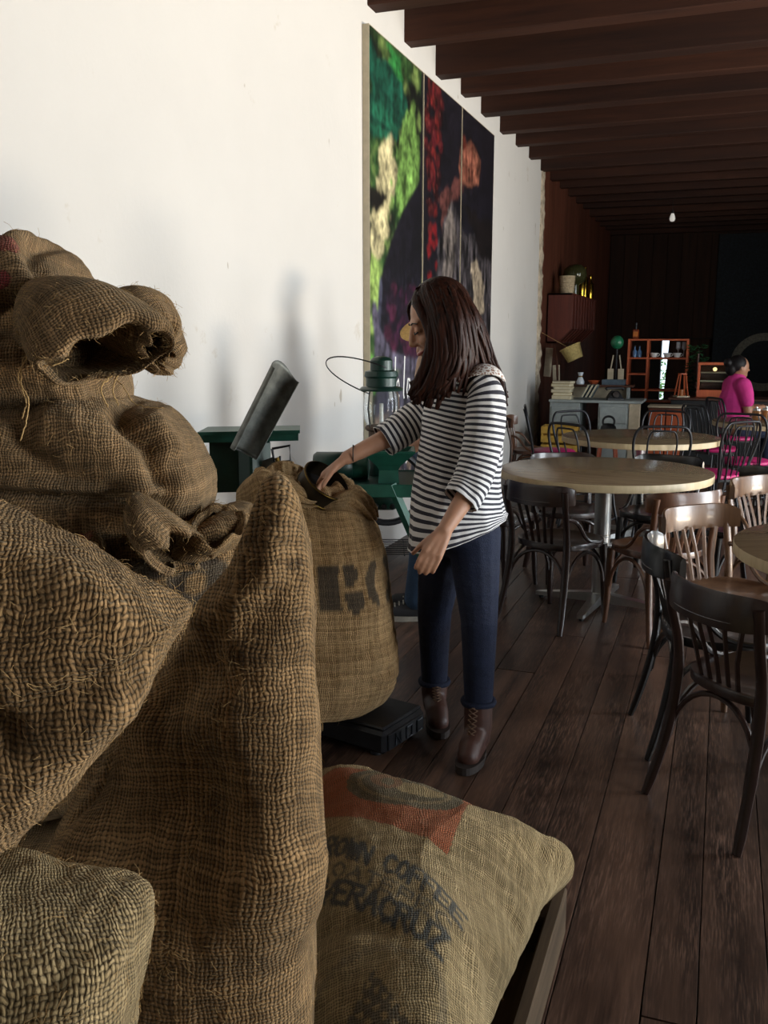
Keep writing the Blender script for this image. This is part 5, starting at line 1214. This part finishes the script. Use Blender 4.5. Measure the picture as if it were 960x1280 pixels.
    put(in_poly(Yw, Zw, [(7.12,2.25),(7.33,2.5),(7.5,2.2),(7.4,1.9),(7.15,1.95)]), '6d645f', n3, 1.2); put(in_poly(Yw, Zw, [(7.955,2.047), (8.224,2.135), (8.476,1.906), (8.436,1.653), (8.148,1.611)]), 'a3937e', n3, .8)
    put(in_poly(Yw, Zw, [(7.66,2.55),(8.9,2.5),(8.9,2.1),(8.3,2.2)]), '150f10', n1, .4)
    put((Y < 6.6) & (Z < .95) & (n2 > .12), '8a7565', n3, .6)
    for _ in range(3):                                        # a photograph, slightly out of focus
        C = (C+np.roll(C, 1, 0)+np.roll(C, -1, 0)+np.roll(C, 1, 1)+np.roll(C, -1, 1))/5 if min(C.shape[:2]) > 4 else C
    C = C*np.clip(.82+.55*nf+.35*n2+.25*n3, .35, 1.6)[..., None]
    return np.clip(C, 0, 1)
t = NT('mural_print'); at = t.n('ShaderNodeAttribute', attribute_name='print'); t.set(Base_Color=at.outputs['Color'], Roughness=.45); M_PRINT = t.m; MATS['mural_print'] = t.m
M_MEDGE = plain('mural_edge', srgb('b3a890'), .7, var=.1)
PT, PBm = 3.285, .36
mr = thing('photo_mural', 'tall three-panel photo mural of coffee picking on the white wall', 'mural', (LX, 7.13, PBm))
for y0, y1 in ((5.52, 6.590), (6.612, 7.618), (7.640, 8.75)):
    pn = MB().box((.003, y0-7.13, 0), (.045, y1-7.13, PT-PBm)).build('mural_panel', M_MEDGE, mr)
    ny, nz = 110, 280; yy, zz = np.meshgrid(np.linspace(y0+.006, y1-.006, ny), np.linspace(PBm+.006, PT-.006, nz))
    V = np.stack([np.full(yy.size, .0465), yy.ravel()-7.13, zz.ravel()-PBm], 1); F = [(j*ny+i, j*ny+i+1, (j+1)*ny+i+1, (j+1)*ny+i) for j in range(nz-1) for i in range(ny-1)]
    o = MB().add(V.tolist(), F).build('print', M_PRINT, pn)
    ca = o.data.color_attributes.new('print', 'FLOAT_COLOR', 'POINT'); cc = np.ones((yy.size, 4)); cc[:, :3] = mural_paint(yy, zz).reshape(-1, 3); ca.data.foreach_set('color', cc.ravel())
# white hand-written words on the first panel
M_WHITE = plain('white_paint', (.85, .84, .8), .6, var=.03)
LET = {'d': [[(.8,2.1),(.62,0)],[(.7,.75),(.35,.95),(.05,.5),(.2,0),(.62,.2)]], 'e': [[(.05,.5),(.7,.62),(.5,.98),(.15,.8),(.05,.3),(.35,0),(.7,.2)]], 'l': [[(.5,2.1),(.25,.2),(.4,0)]], 'a': [[(.7,.9),(.3,.95),(.05,.4),(.25,0),(.6,.4)],[(.74,.95),(.62,.1),(.75,0)]],
       'c': [[(.7,.8),(.4,1.0),(.05,.5),(.2,0),(.65,.15)]], 'o': [[(.4,1.0),(.05,.5),(.3,0),(.7,.5),(.4,1.0)]], 'n': [[(.15,1),(.05,0)],[(.1,.6),(.4,1.0),(.65,.85),(.6,0)]], 'A': [[(0,0),(.55,1.8),(.75,0)],[(.2,.6),(.7,.6)]], 'M': [[(0,0),(.2,1.6),(.45,.5),(.8,1.6),(.85,0)]], '.': [[(.1,0),(.12,.1)]], ' ': []}
pn0 = mr.children[0]
for txt, ys, z0, s in (('de la', 5.93, 1.03, .155), ('con', 6.08, .80, .19), ('en', 6.20, .565, .20), ('A. M', 6.02, .385, .095)):
    adv = 0
    for chh in txt:
        for stroke in LET[chh]:
            MB().tube([(.0475, ys+(adv+x)*s*.62+.0*z-7.13, z0+z*s*.9-PBm) for x, z in stroke], .0105, 6, sq=(1.0, .15), up=(1, 0, 0)).build('letter_stroke', M_WHITE, pn0)
        adv += .95 if chh != ' ' else .45

# ------------------------------------------------------------------ the far end of the room
M_DESK = plain('white_paint_worn', srgb('8f9694'), .6, var=.12); M_DKW = wood('cabinet_wood', srgb('3a2116'), srgb('5a3524'), .5, 0, 16, rvar=.2); M_ORW = wood('orange_wood', srgb('a2482a'), srgb('c8673c'), .5, 2, 16, rvar=.2); M_CREAM = plain('cream_paint', srgb('b3a68e'), .7, var=.15)
dk = thing('old_desk', 'worn white wooden desk against the panelled wall, piled with books', 'desk', (-1.42, 10.95, 0))
MB().box((-.44, -.30, .735), (.60, .32, .765), bev=.006).build('desk_top', M_DESK, dk)
for x0 in (-.43, .12): 
    pd = MB().box((x0, -.27, .06), (x0+.34, .30, .735), bev=.006).build('pedestal', M_DESK, dk)
    for k in range(3):
        dr = MB().box((x0+.02, -.285, .10+.205*k), (x0+.32, -.27, .285+.205*k), bev=.004).build('drawer', M_DESK, pd); 
for x0, x1 in ((.46, .58),): MB().box((x0, -.28, 0), (x1, -.2, .735), bev=.005).build('leg', M_CREAM, dk)
hc_ = thing('desk_hutch', 'cream hutch with a brown top standing at the back of the desk', 'hutch', (-1.30, 11.18, .765))
MB().box((-.36, -.02, 0), (.30, .10, .13), bev=.004).build('back_panel', M_CREAM, hc_); MB().box((-.40, -.14, .13), (.34, .12, .155), bev=.004).build('hutch_top', M_DKW, hc_); MB().box((.27, -.14, 0), (.30, .10, .13), bev=.003).build('side_panel', M_DESK, hc_)
M_BOOKS = [plain('book_%d' % i, srgb(c), .7, var=.12) for i, c in enumerate(('8a7a62', '6e3e2e', 'b0a184', '4d5a5c', '9c8a5a', '7c5c4a'))]; M_PAGE = plain('pages', srgb('c9bfa2'), .9, var=.08)
def book(loc, rz, sx, sy, sz, m_, lab, grp, tilt=None):
    o = thing('book', lab, 'book', loc, rz, grp)
    if tilt: o.rotation_euler = tilt
    MB().box((-sx/2, -sy/2, .0), (sx/2, sy/2, .004)).box((-sx/2, -sy/2, sz-.004), (sx/2, sy/2, sz)).box((-sx/2, -sy/2, .0), (-sx/2+.004, sy/2, sz)).build('cover', m_, o); MB().box((-sx/2+.004, -sy/2+.004, .004), (sx/2-.004, sy/2-.004, sz-.004)).build('pages', M_PAGE, o); return o
z = .765; order = ('lowest', 'second', 'third', 'fourth', 'fifth', 'topmost')
for i in range(6):
    h = (.045, .03, .04, .028, .035, .03)[i]; book((-1.73+rr.uniform(-.02, .02), 10.80, z), rr.uniform(-.2, .2), .22, .17, h, M_BOOKS[(i*2+2) % 6], order[i]+' book of the flat stack at the left end of the desk', 'books stacked on the desk'); z += h
for i in range(3): book((-1.45+.045*i, 10.84, .855), 0, .16, .20, .026, M_BOOKS[3], ('left', 'middle', 'right')[i]+' of three dark books leaning on the desk', 'leaning dark books', (0, math.radians(-62), 0))
ph = thing('telephone', 'black old telephone standing on the desk', 'telephone', (-1.14, 10.82, .765), .3)
MB().prism([(-.09, -.08), (.09, -.08), (.08, .08), (-.08, .08)], 0, .02).build('base', M_BLACK, ph); square_loft([(0, .085, .075), (.05, .06, .055), (.085, .035, .035)], Vector((0, 0, .02)), M_BLACK, 'body', ph)
MB().tube([(-.10, 0, .115), (-.085, 0, .135), (.085, 0, .135), (.10, 0, .115)], [.022, .016, .016, .022], 10).build('handset', M_BLACK, ph, smooth=True); MB().lathe([(.035, 0), (.035, .012), (0, .014)], 20, (0, -.075, .06), m=Matrix.Rotation(math.radians(60), 3, 'X')).build('dial', M_CHROME, ph)
# wall shelf cabinet with slatted side
wc = thing('wall_bin', 'reddish wooden slatted bin hung high on the panelled wall', 'bin', (LX+.01, 12.0, 1.40))
M_REDW = wood('red_wood', srgb('4a1f16'), srgb('6e3324'), .55, 2, 14, rvar=.25)
MB().prism([(0, .18), (.30, .18), (.30, .62), (0, .62), (0, .18)][:4], 0, .03, m=Matrix(((1,0,0,0),(0,0,1,0),(0,1,0,0),(0,0,0,1)))).build('end_board', M_REDW, wc)
MB().prism([(0, .0), (.12, .0), (.30, .18), (0, .18)], 0, .03, m=Matrix(((1,0,0,0),(0,0,1,0),(0,1,0,0),(0,0,0,1)))).build('lower_end_board', M_REDW, wc)
for k in range(9):
    y = .03+k*.255; MB().box((.285, y, .18), (.305, y+.20, .62), bev=.004).build('slat', M_REDW, wc); MB().tube([(.11, y+.1, .0), (.295, y+.1, .19)], .012, 4).build('lower_slat', M_REDW, wc)
MB().box((0, 0, .60), (.31, 2.3, .62)).build('top_board', M_REDW, wc); MB().box((0, 0, 0), (.12, 2.3, .02)).build('floor_board', M_REDW, wc)
bk = thing('wicker_pot', 'pale wicker pot on top of the wall bin', 'basket', (-1.96, 12.3, 2.02))
M_WICK = plain('wicker', srgb('b8a585'), .85, var=.25, scale=40, bump=.004)
MB().lathe([(0, 0), (.085, 0), (.10, .20), (.105, .23), (.095, .23), (.09, .19), (0, .19)], 24).build('weave', M_WICK, bk, smooth=40)
for k in range(9): MB().tube([((.088+.0018*k)*math.cos(a), (.088+.0018*k)*math.sin(a), .015+k*.024) for a in np.linspace(0, 2*PI, 24, endpoint=False)], .006, 5, closed=True).build('weave_band', M_WICK, bk, smooth=True)
gl = thing('glass_globe', 'dark olive glass globe behind the wicker pot on the wall bin', 'globe', (-1.93, 12.75, 2.02)); t = NT('olive_glass'); t.set(Base_Color=c4(srgb('4a4a2c')), Roughness=.08, Transmission_Weight=.4); MATS['olive_glass'] = t.m
MB().lathe([(0, 0), (.06, 0), (.06, .14), (.13, .19), (.16, .27), (.14, .35), (.08, .40), (0, .41)], 28).build('globe', t.m, gl, smooth=40)
M_BR2 = plain('polished_brass', srgb('c9a23c'), .2, 1.0, var=.1)
for k, (x, y, h) in enumerate(((-1.88, 13.05, .36), (-1.90, 13.45, .42), (-1.88, 13.9, .34))):
    bt = thing('brass_vase', ('shorter', 'tallest', 'hindmost')[k]+' of the slim brass vases on the wall bin', 'vase', (x, y, 2.02), 0, 'brass vases'); MB().lathe([(0, 0), (.045, 0), (.05, .02), (.05, h*.62), (.022, h*.74), (.02, h*.94), (.03, h), (0, h)], 20).build('body', M_BR2, bt, smooth=40); MB().lathe([(.052, 0), (.055, .008), (.052, .016)], 20, (0, 0, h*.6)).build('collar', M_BR2, bt, smooth=40)
# hanging basket lid and boards low on the panelled wall
hb = thing('hanging_basket', 'small tan basket hung tilted below the wall bin', 'basket', (-1.72, 11.65, 1.20)); hm_ = Matrix.Rotation(math.radians(-25), 3, 'Y')
MB().lathe([(0, 0), (.10, 0), (.13, .17), (.12, .17), (.09, .01), (0, .01)], 24, m=hm_).build('weave', plain('tan_wicker', srgb('a8945c'), .85, var=.3, scale=40, bump=.003), hb, smooth=40); MB().tube([hm_ @ Vector((.13*math.cos(a), .13*math.sin(a), .17)) for a in np.linspace(0, 2*PI, 24, endpoint=False)], .009, 6, closed=True).build('rim', MATS['tan_wicker'], hb); MB().tube([(-.1, .0, .15), (-.43, .0, .33)], .003, 5).build('cord', M_FIBRE, hb)
for k, (x, y, z, rz) in enumerate(((-2.10, 11.85, .98, .06), (-1.98, 11.9, .766, -.05))):
    bb = thing('board', ('upper', 'lower')[k]+' pale narrow board leaning on the panelled wall', 'board', (x, y, z)); MB().box((-.045, -.012, 0), (.045, .012, .36), bev=.003).build('plank_face', M_CREAM, bb); MB().box((-.02, -.016, .30), (.02, -.012, .33)).build('label_plate', M_PAGE, bb); bb.rotation_euler = (0, rz, 0)
# shelf unit
su = thing('shelf_unit', 'open orange wooden shelf unit holding glassware at the far end', 'shelf', (-.80, 12.35, 0))
MB().box((-.36, -.15, 0), (.40, .15, .66), bev=.005).build('base_cabinet', M_BLACK, su)
def sb(n_, lo, hi): MB().box(lo, hi, bev=.003).build(n_, M_ORW, su)
for x in (-.35, -.115, .36): sb('upright', (x, -.15, .66), (x+.025, .15, 1.45))
for x0, x1, z in ((-.35, .385, 1.43), (-.35, .385, 1.20), (-.35, -.10, 1.0), (-.35, .385, .80), (-.35, .385, .66)): sb('shelf_board', (x0, -.152, z), (x1, .152, z+.022))
M_CLEAR = plain('clear_glassware', (.55, .6, .65), .1, .0, var=.1); M_PORC = plain('porcelain', (.7, .7, .68), .3, var=.05)
for k, (x, z) in enumerate(((-.27, 1.222), (-.21, 1.222))):
    g = thing('glass_bottle', ('left', 'right')[k]+' of the two pale blue bottles on the shelf unit', 'bottle', (-.80+x, 12.30, z+.0015), 0, 'bottles on the shelf unit'); MB().lathe([(0, 0), (.026, 0), (.028, .07), (.01, .10), (.01, .13), (.013, .135), (0, .136)], 16).build('body', plain('blue_glass', srgb('5b7fa8'), .15, var=.1), g, smooth=40); MB().lathe([(.012, .13), (.012, .145), (0, .146)], 12).build('cap', M_BLACK, g)
for k, x in enumerate((-.03, .13, .25)):
    g = thing('cup', ('leftmost', 'middle', 'rightmost')[k]+' white cup in the row on the shelf unit', 'cup', (-.80+x, 12.27, 1.2235), 0, 'cups on the shelf unit'); MB().lathe([(0, 0), (.03, 0), (.052, .055), (.048, .055), (.027, .006), (0, .006)], 20).build('bowl', M_PORC, g, smooth=40); MB().tube(bez((.045, 0, .045), (.08, 0, .05), (.075, 0, .01), (.036, 0, .015), 8), .005, 6).build('handle', M_PORC, g)
for k, x in enumerate((.255, .325)):
    g = thing('wine_glass', ('left', 'right')[k]+' tall stemmed glass at the back of the shelf unit', 'glass', (-.80+x, 12.39, 1.2235), 0, 'stemmed glasses'); MB().lathe([(0, 0), (.03, 0), (.004, .006), (.004, .08), (.03, .11), (.028, .19), (.026, .19), (.027, .112), (0, .09)], 18).build('bowl', M_CLEAR, g, smooth=40)
bxx = thing('bottle_box', 'small orange spirit bottle on top of the shelf unit', 'bottle', (-1.07, 12.33, 1.452)); MB().box((-.04, -.03, 0), (.04, .03, .12), bev=.01).build('body', plain('amber', srgb('6e2f16'), .2), bxx); MB().box((-.03, -.032, .03), (.03, -.030, .09)).build('label', plain('orange_label', srgb('b5651f'), .7), bxx); MB().lathe([(.014, .12), (.012, .17), (.016, .172), (.016, .20), (0, .20)], 14).build('neck', M_BLACK, bxx)
# green lamp with paper strips
gm = thing('desk_lamp', 'green round lamp on a pale stand left of the shelf unit', 'lamp', (-1.20, 11.42, 0)); 
MB().lathe([(0, 0), (.14, 0), (.14, .02), (.02, .04), (.015, .9), (.012, 1.33), (0, 1.33)], 20).build('stand', M_BLACK, gm, smooth=40); MB().ball((0, 0, 1.41), (.075, .075, .08), 20, 14).build('shade', plain('green_shade', srgb('1f6b48'), .35, emit=None), gm, smooth=True)
for x in (-.06, .06): MB().box((x-.035, -.03, .92), (x+.035, -.02, 1.10), bev=.003).build('paper_strip', M_CREAM, gm); MB().tube([(x, -.025, 1.10), (x*.6, -.02, 1.26)], .008, 5).build('tie', M_CREAM, gm)
# counter, display case, lantern, plants
ct_ = thing('bar_counter', 'dark bar counter with a thin wooden top at the far end', 'counter', (.05, 11.55, 0)); MB().box((-.60, -.22, 0), (1.6, .3, .75), bev=.006).build('front', plain('dark_panel', srgb('101315'), .5), ct_); MB().box((-.63, -.26, .75), (1.65, .32, .775), bev=.005).build('counter_top', M_DKW, ct_)
dc = thing('display_case', 'small wooden display case with glass front on the bar counter', 'cabinet', (-.085, 11.62, .775)); W2 = .19
for lo, hi, n_ in (((-W2, -.1, 0), (W2, .15, .085), 'base'), ((-W2, -.1, .375), (W2, .15, .405), 'top'), ((-W2, -.1, .085), (-W2+.03, .15, .375), 'side'), ((W2-.03, -.1, .085), (W2, .15, .375), 'side'), ((-W2+.03, .13, .085), (W2-.03, .15, .375), 'back')): MB().box(lo, hi, bev=.003).build(n_, M_ORW if n_ != 'back' else M_DKW, dc)
for z in (.18, .28): MB().box((-W2+.03, -.08, z), (W2-.03, .13, z+.012)).build('shelf', M_CREAM, dc)
MB().ball((.0, -.02, .325), .024).build('lit_bulb', plain('bulb_glow', (1, .8, .4), .3, emit=((1, .75, .35), 1.2)), dc, smooth=True)
t = NT('case_glass'); t.set(Base_Color=(.9, .95, .95, 1), Roughness=.02, Transmission_Weight=1.0); t.b.inputs['IOR'].default_value = 1.1; MATS['case_glass'] = t.m; MB().box((-W2+.03, -.098, .085), (W2-.03, -.094, .375)).build('pane', t.m, dc)
cl_ = thing('candle_lantern', 'wooden candle lantern with slanted posts on the bar counter', 'lantern', (-.44, 11.45, .775), .4)
for sx in (-1, 1):
    for sy in (-1, 1): MB().tube([(sx*.06, sy*.06, .01), (sx*.03, sy*.03, .27)], .008, 4).build('post', M_ORW, cl_)
MB().box((-.075, -.075, 0), (.075, .075, .018), bev=.003).build('base', M_CREAM, cl_); MB().box((-.04, -.04, .265), (.04, .04, .28), bev=.003).build('top', M_ORW, cl_); MB().lathe([(0, .018), (.025, .018), (.028, .09), (0, .09)], 14).build('candle', plain('amber_candle', srgb('9a5a2a'), .4), cl_)
M_LEAF = plain('dark_leaf', srgb('1d4a2a'), .5, var=.4, scale=6)
pt = thing('potted_plant', 'dark green trailing plant between the shelf unit and the display case', 'plant', (-.30, 12.06, 0)); rp = random.Random(9); mb = MB()
MB().lathe([(0, 0), (.06, 0), (.08, .68), (.07, .68), (.06, .62), (0, .62)], 20).build('pot', M_BLACK, pt, smooth=40); MB().tube([(0, 0, .6), (.01, 0, 1.3)], .012, 6).build('stem', M_DKW, pt)
for i in range(160):
    a = rp.random()*2*PI; h = rp.uniform(.7, 1.38); r = .08*rp.random()**.5; c = Vector((r*math.cos(a), r*math.sin(a), h)); d = Vector((math.cos(a), math.sin(a), rp.uniform(-.6, .4))).normalized(); s = d.cross(Vector((0, 0, 1))).normalized()*.022; n_ = s.cross(d).normalized()*.008
    mb.add([c, c+d*.04+s+n_, c+d*.09, c+d*.04-s+n_, c+d*.045-n_], [(0, 1, 4), (1, 2, 4), (2, 3, 4), (3, 0, 4)])
lf = mb.build('foliage', M_LEAF, pt); lf['kind'] = 'stuff'
# dark board with a chalk ring on the back wall
cb = thing('chalk_board', 'large blue-black board with a chalk ring on the back wall', 'board', (.65, Y1-.03, .62)); t = NT('slate_blue'); f = t.noise(t.obj(), 26, 4, .7); t.set(Base_Color=t.ramp(f, [(.4, srgb('0d1419')), (.72, srgb('1f2b33'))]), Roughness=.8); MATS['slate_blue'] = t.m
MB().box((-.86, -.03, 0), (1.2, 0, 2.73), bev=.006).build('panel', t.m, cb); M_CHALK = plain('chalk', srgb('7d7a70'), .95, var=.4, scale=30)
MB().tube([(.05+.50*math.cos(a), -.034, .42+.46*math.sin(a)) for a in np.linspace(.3, 2*PI-.9, 40)], .07, 8, sq=(1, .05), up=(0, 1, 0)).build('chalk_ring', M_CHALK, cb)
# cups and jars on the far table
for k, (x, y, c_, lab) in enumerate(((.30, 8.62, 'b07a4a', 'left of the small amber jars on the farthest table'), (.38, 8.70, 'a86a38', 'right of the small amber jars on the farthest table'), (.42, 8.50, 'c9c9c4', 'silver sugar pot on the farthest table'))):
    g = thing('jar', lab, 'jar', (x, y, .75), 0, 'things on the far table'); MB().lathe([(0, 0), (.035, 0), (.038, .02), (.038, .075), (.03, .085), (0, .086)], 18).build('body', plain('jar_%d' % k, srgb(c_), .3, .2 if k < 2 else .8), g, smooth=40); MB().lathe([(.032, .084), (.032, .10), (.01, .106), (.008, .118), (0, .12)], 18).build('lid', M_CHROME, g, smooth=40)
# yellow crates by the desk, bulb on the ceiling
for k in range(2):
    yc_ = thing('yellow_crate', ('lower', 'upper')[k]+' yellow wooden crate in front of the desk', 'crate', (-1.66, 10.35, .30+.14*k if k else .30), .05, 'yellow crates'); yc_.location.z = .0+.2*k+.12
    M_YEL = plain('yellow_paint', srgb('b9923a'), .7, var=.2)
    for z in (.0, .10): MB().box((-.20, -.16, z), (.20, -.14, z+.075), bev=.003).build('front_slat', M_YEL, yc_); MB().box((-.20, .14, z), (.20, .16, z+.075), bev=.003).build('back_slat', M_YEL, yc_)
    for x in (-.20, .18): MB().box((x, -.14, 0), (x+.02, .14, .175), bev=.003).build('end_panel', M_YEL, yc_)
    MB().box((-.18, -.14, 0), (.18, .14, .012)).build('crate_bottom', M_YEL, yc_)
bn = thing('bench', 'low dark bench under the yellow crates', 'bench', (-1.66, 10.35, 0)); MB().box((-.28, -.18, .09), (.28, .18, .12), bev=.004).build('seat', M_DKW, bn)
for x in (-.26, .22): MB().box((x, -.16, 0), (x+.04, .16, .09)).build('leg', M_DKW, bn)
lb_ = thing('light_bulb', 'bare light bulb hanging under the far ceiling beams', 'bulb', (-.84, 14.79, 3.25)); MB().lathe([(0, -.09), (.03, -.08), (.042, -.05), (.035, -.01), (.02, .03), (0, .03)], 18).build('glass', plain('bulb_glass', (.85, .84, .78), .25, emit=((1, .95, .85), .35)), lb_, smooth=40); MB().lathe([(.02, .03), (.022, .07), (0, .07)], 14).build('socket', M_BLACK, lb_); MB().tube([(0, 0, .07), (0, 0, .22)], .004, 5).build('cord', M_BLACK, lb_)
# small things on and around the desk
cf = thing('carafe', 'small clear waisted carafe on the hutch top', 'carafe', (-1.58, 11.16, .921)); MB().lathe([(0, 0), (.045, 0), (.05, .03), (.02, .09), (.035, .14), (.03, .14), (.016, .09), (0, .01)], 18).build('vessel', M_CLEAR, cf, smooth=40); MB().lathe([(.026, .085), (.026, .10), (.02, .10)], 16).build('collar', M_BRASS, cf, smooth=40)
bw = thing('wooden_bowl', 'shallow brown bowl on the hutch top', 'bowl', (-1.42, 11.16, .921)); MB().lathe([(0, 0), (.03, 0), (.075, .045), (.07, .048), (.028, .008), (0, .008)], 22).build('bowl_shell', M_ORW, bw, smooth=40); MB().lathe([(.032, 0), (.034, .006), (.03, .01)], 18).build('foot_ring', M_DKW, bw)
ty = thing('blue_tray', 'blue-grey metal tray on the hutch top', 'tray', (-1.20, 11.16, .921)); M_BLG = plain('blue_grey_metal', srgb('4c5b66'), .5, .2); MB().box((-.12, -.08, 0), (.14, .08, .008)).build('tray_floor', M_BLG, ty)
for lo, hi in (((-.12, -.08, .008), (.14, -.074, .06)), ((-.12, .074, .008), (.14, .08, .06)), ((-.12, -.074, .008), (-.114, .074, .06)), ((.134, -.074, .008), (.14, .074, .06))): MB().box(lo, hi).build('tray_side', M_BLG, ty)
pd_ = thing('wooden_paddle', 'long dark wooden paddle leaning on the panelled wall beside the desk', 'paddle', (-1.86, 11.50, 0)); MB().tube([(.0, 0, 0), (-.06, .10, .85)], .014, 8).build('shaft', M_DKW, pd_, smooth=40); MB().tube([(-.06, .10, .84), (-.075, .13, 1.05), (-.10, .17, 1.34)], [.02, .055, .035], 8, sq=(1, .25)).build('blade', M_DKW, pd_, smooth=40)
sl_ = thing('wooden_stool', 'orange-brown wooden stool in front of the white desk', 'stool', (-1.13, 10.25, 0)); MB().lathe([(0, .40), (.15, .40), (.155, .41), (.155, .425), (.15, .43), (0, .43)], 28).build('seat', M_ORW, sl_, smooth=40)
for k in range(4):
    a = PI/4+k*PI/2; MB().tube([(.10*math.cos(a), .10*math.sin(a), .40), (.15*math.cos(a), .15*math.sin(a), 0)], .015, 8).build('leg', M_ORW, sl_, smooth=40)
iw = thing('iron_weight', 'black iron weight with a ring handle on the wooden stool', 'weight', (-1.13, 10.25, .431)); MB().lathe([(0, 0), (.085, 0), (.095, .02), (.08, .08), (.05, .11), (0, .115)], 24).build('body', M_BLACK, iw, smooth=40); MB().tube(bez((-.055, 0, .10), (-.10, 0, .22), (.10, 0, .22), (.055, 0, .10), 14), .012, 8).build('ring_handle', M_BLACK, iw, smooth=60)
lc = thing('low_cabinet', 'low orange-brown cabinet between the desk and the shelf unit', 'cabinet', (-.60, 11.10, 0)); MB().box((-.17, -.16, .04), (.22, .16, .68), bev=.006).build('carcass', M_DKW, lc); MB().box((-.18, -.17, .68), (.23, .17, .70), bev=.004).build('cabinet_top', M_CREAM, lc)
for x0 in (-.16, .03): d_ = MB().box((x0, -.175, .07), (x0+.175, -.16, .66), bev=.004).build('door', M_ORW, lc); MB().ball((x0+.15, -.182, .38), .01).build('knob', M_BRASS, d_)
# garden seen through the gap of the back door
gs = thing('garden_shrub', 'green shrub outside, seen through the gap of the back door', 'shrub', (-1.0, 20.6, -.1)); rp = random.Random(21); mb = MB(); MB().tube([(0, 0, 0), (.02, 0, .7)], .02, 6).build('stem', M_DKW, gs)
for i in range(420):
    c = Vector((rp.gauss(0, .28), rp.gauss(0, .2), abs(rp.gauss(.5, .28)))); d = Vector((rp.gauss(0, 1), rp.gauss(0, 1), rp.gauss(0, .6))).normalized(); s = d.orthogonal().normalized()*.03
    mb.add([c, c+d*.05+s, c+d*.11, c+d*.05-s], [(0, 1, 2), (0, 2, 3)])
lf = mb.build('foliage', plain('garden_leaf', srgb('6f9a4a'), .6, var=.4, scale=5), gs); lf['kind'] = 'stuff'
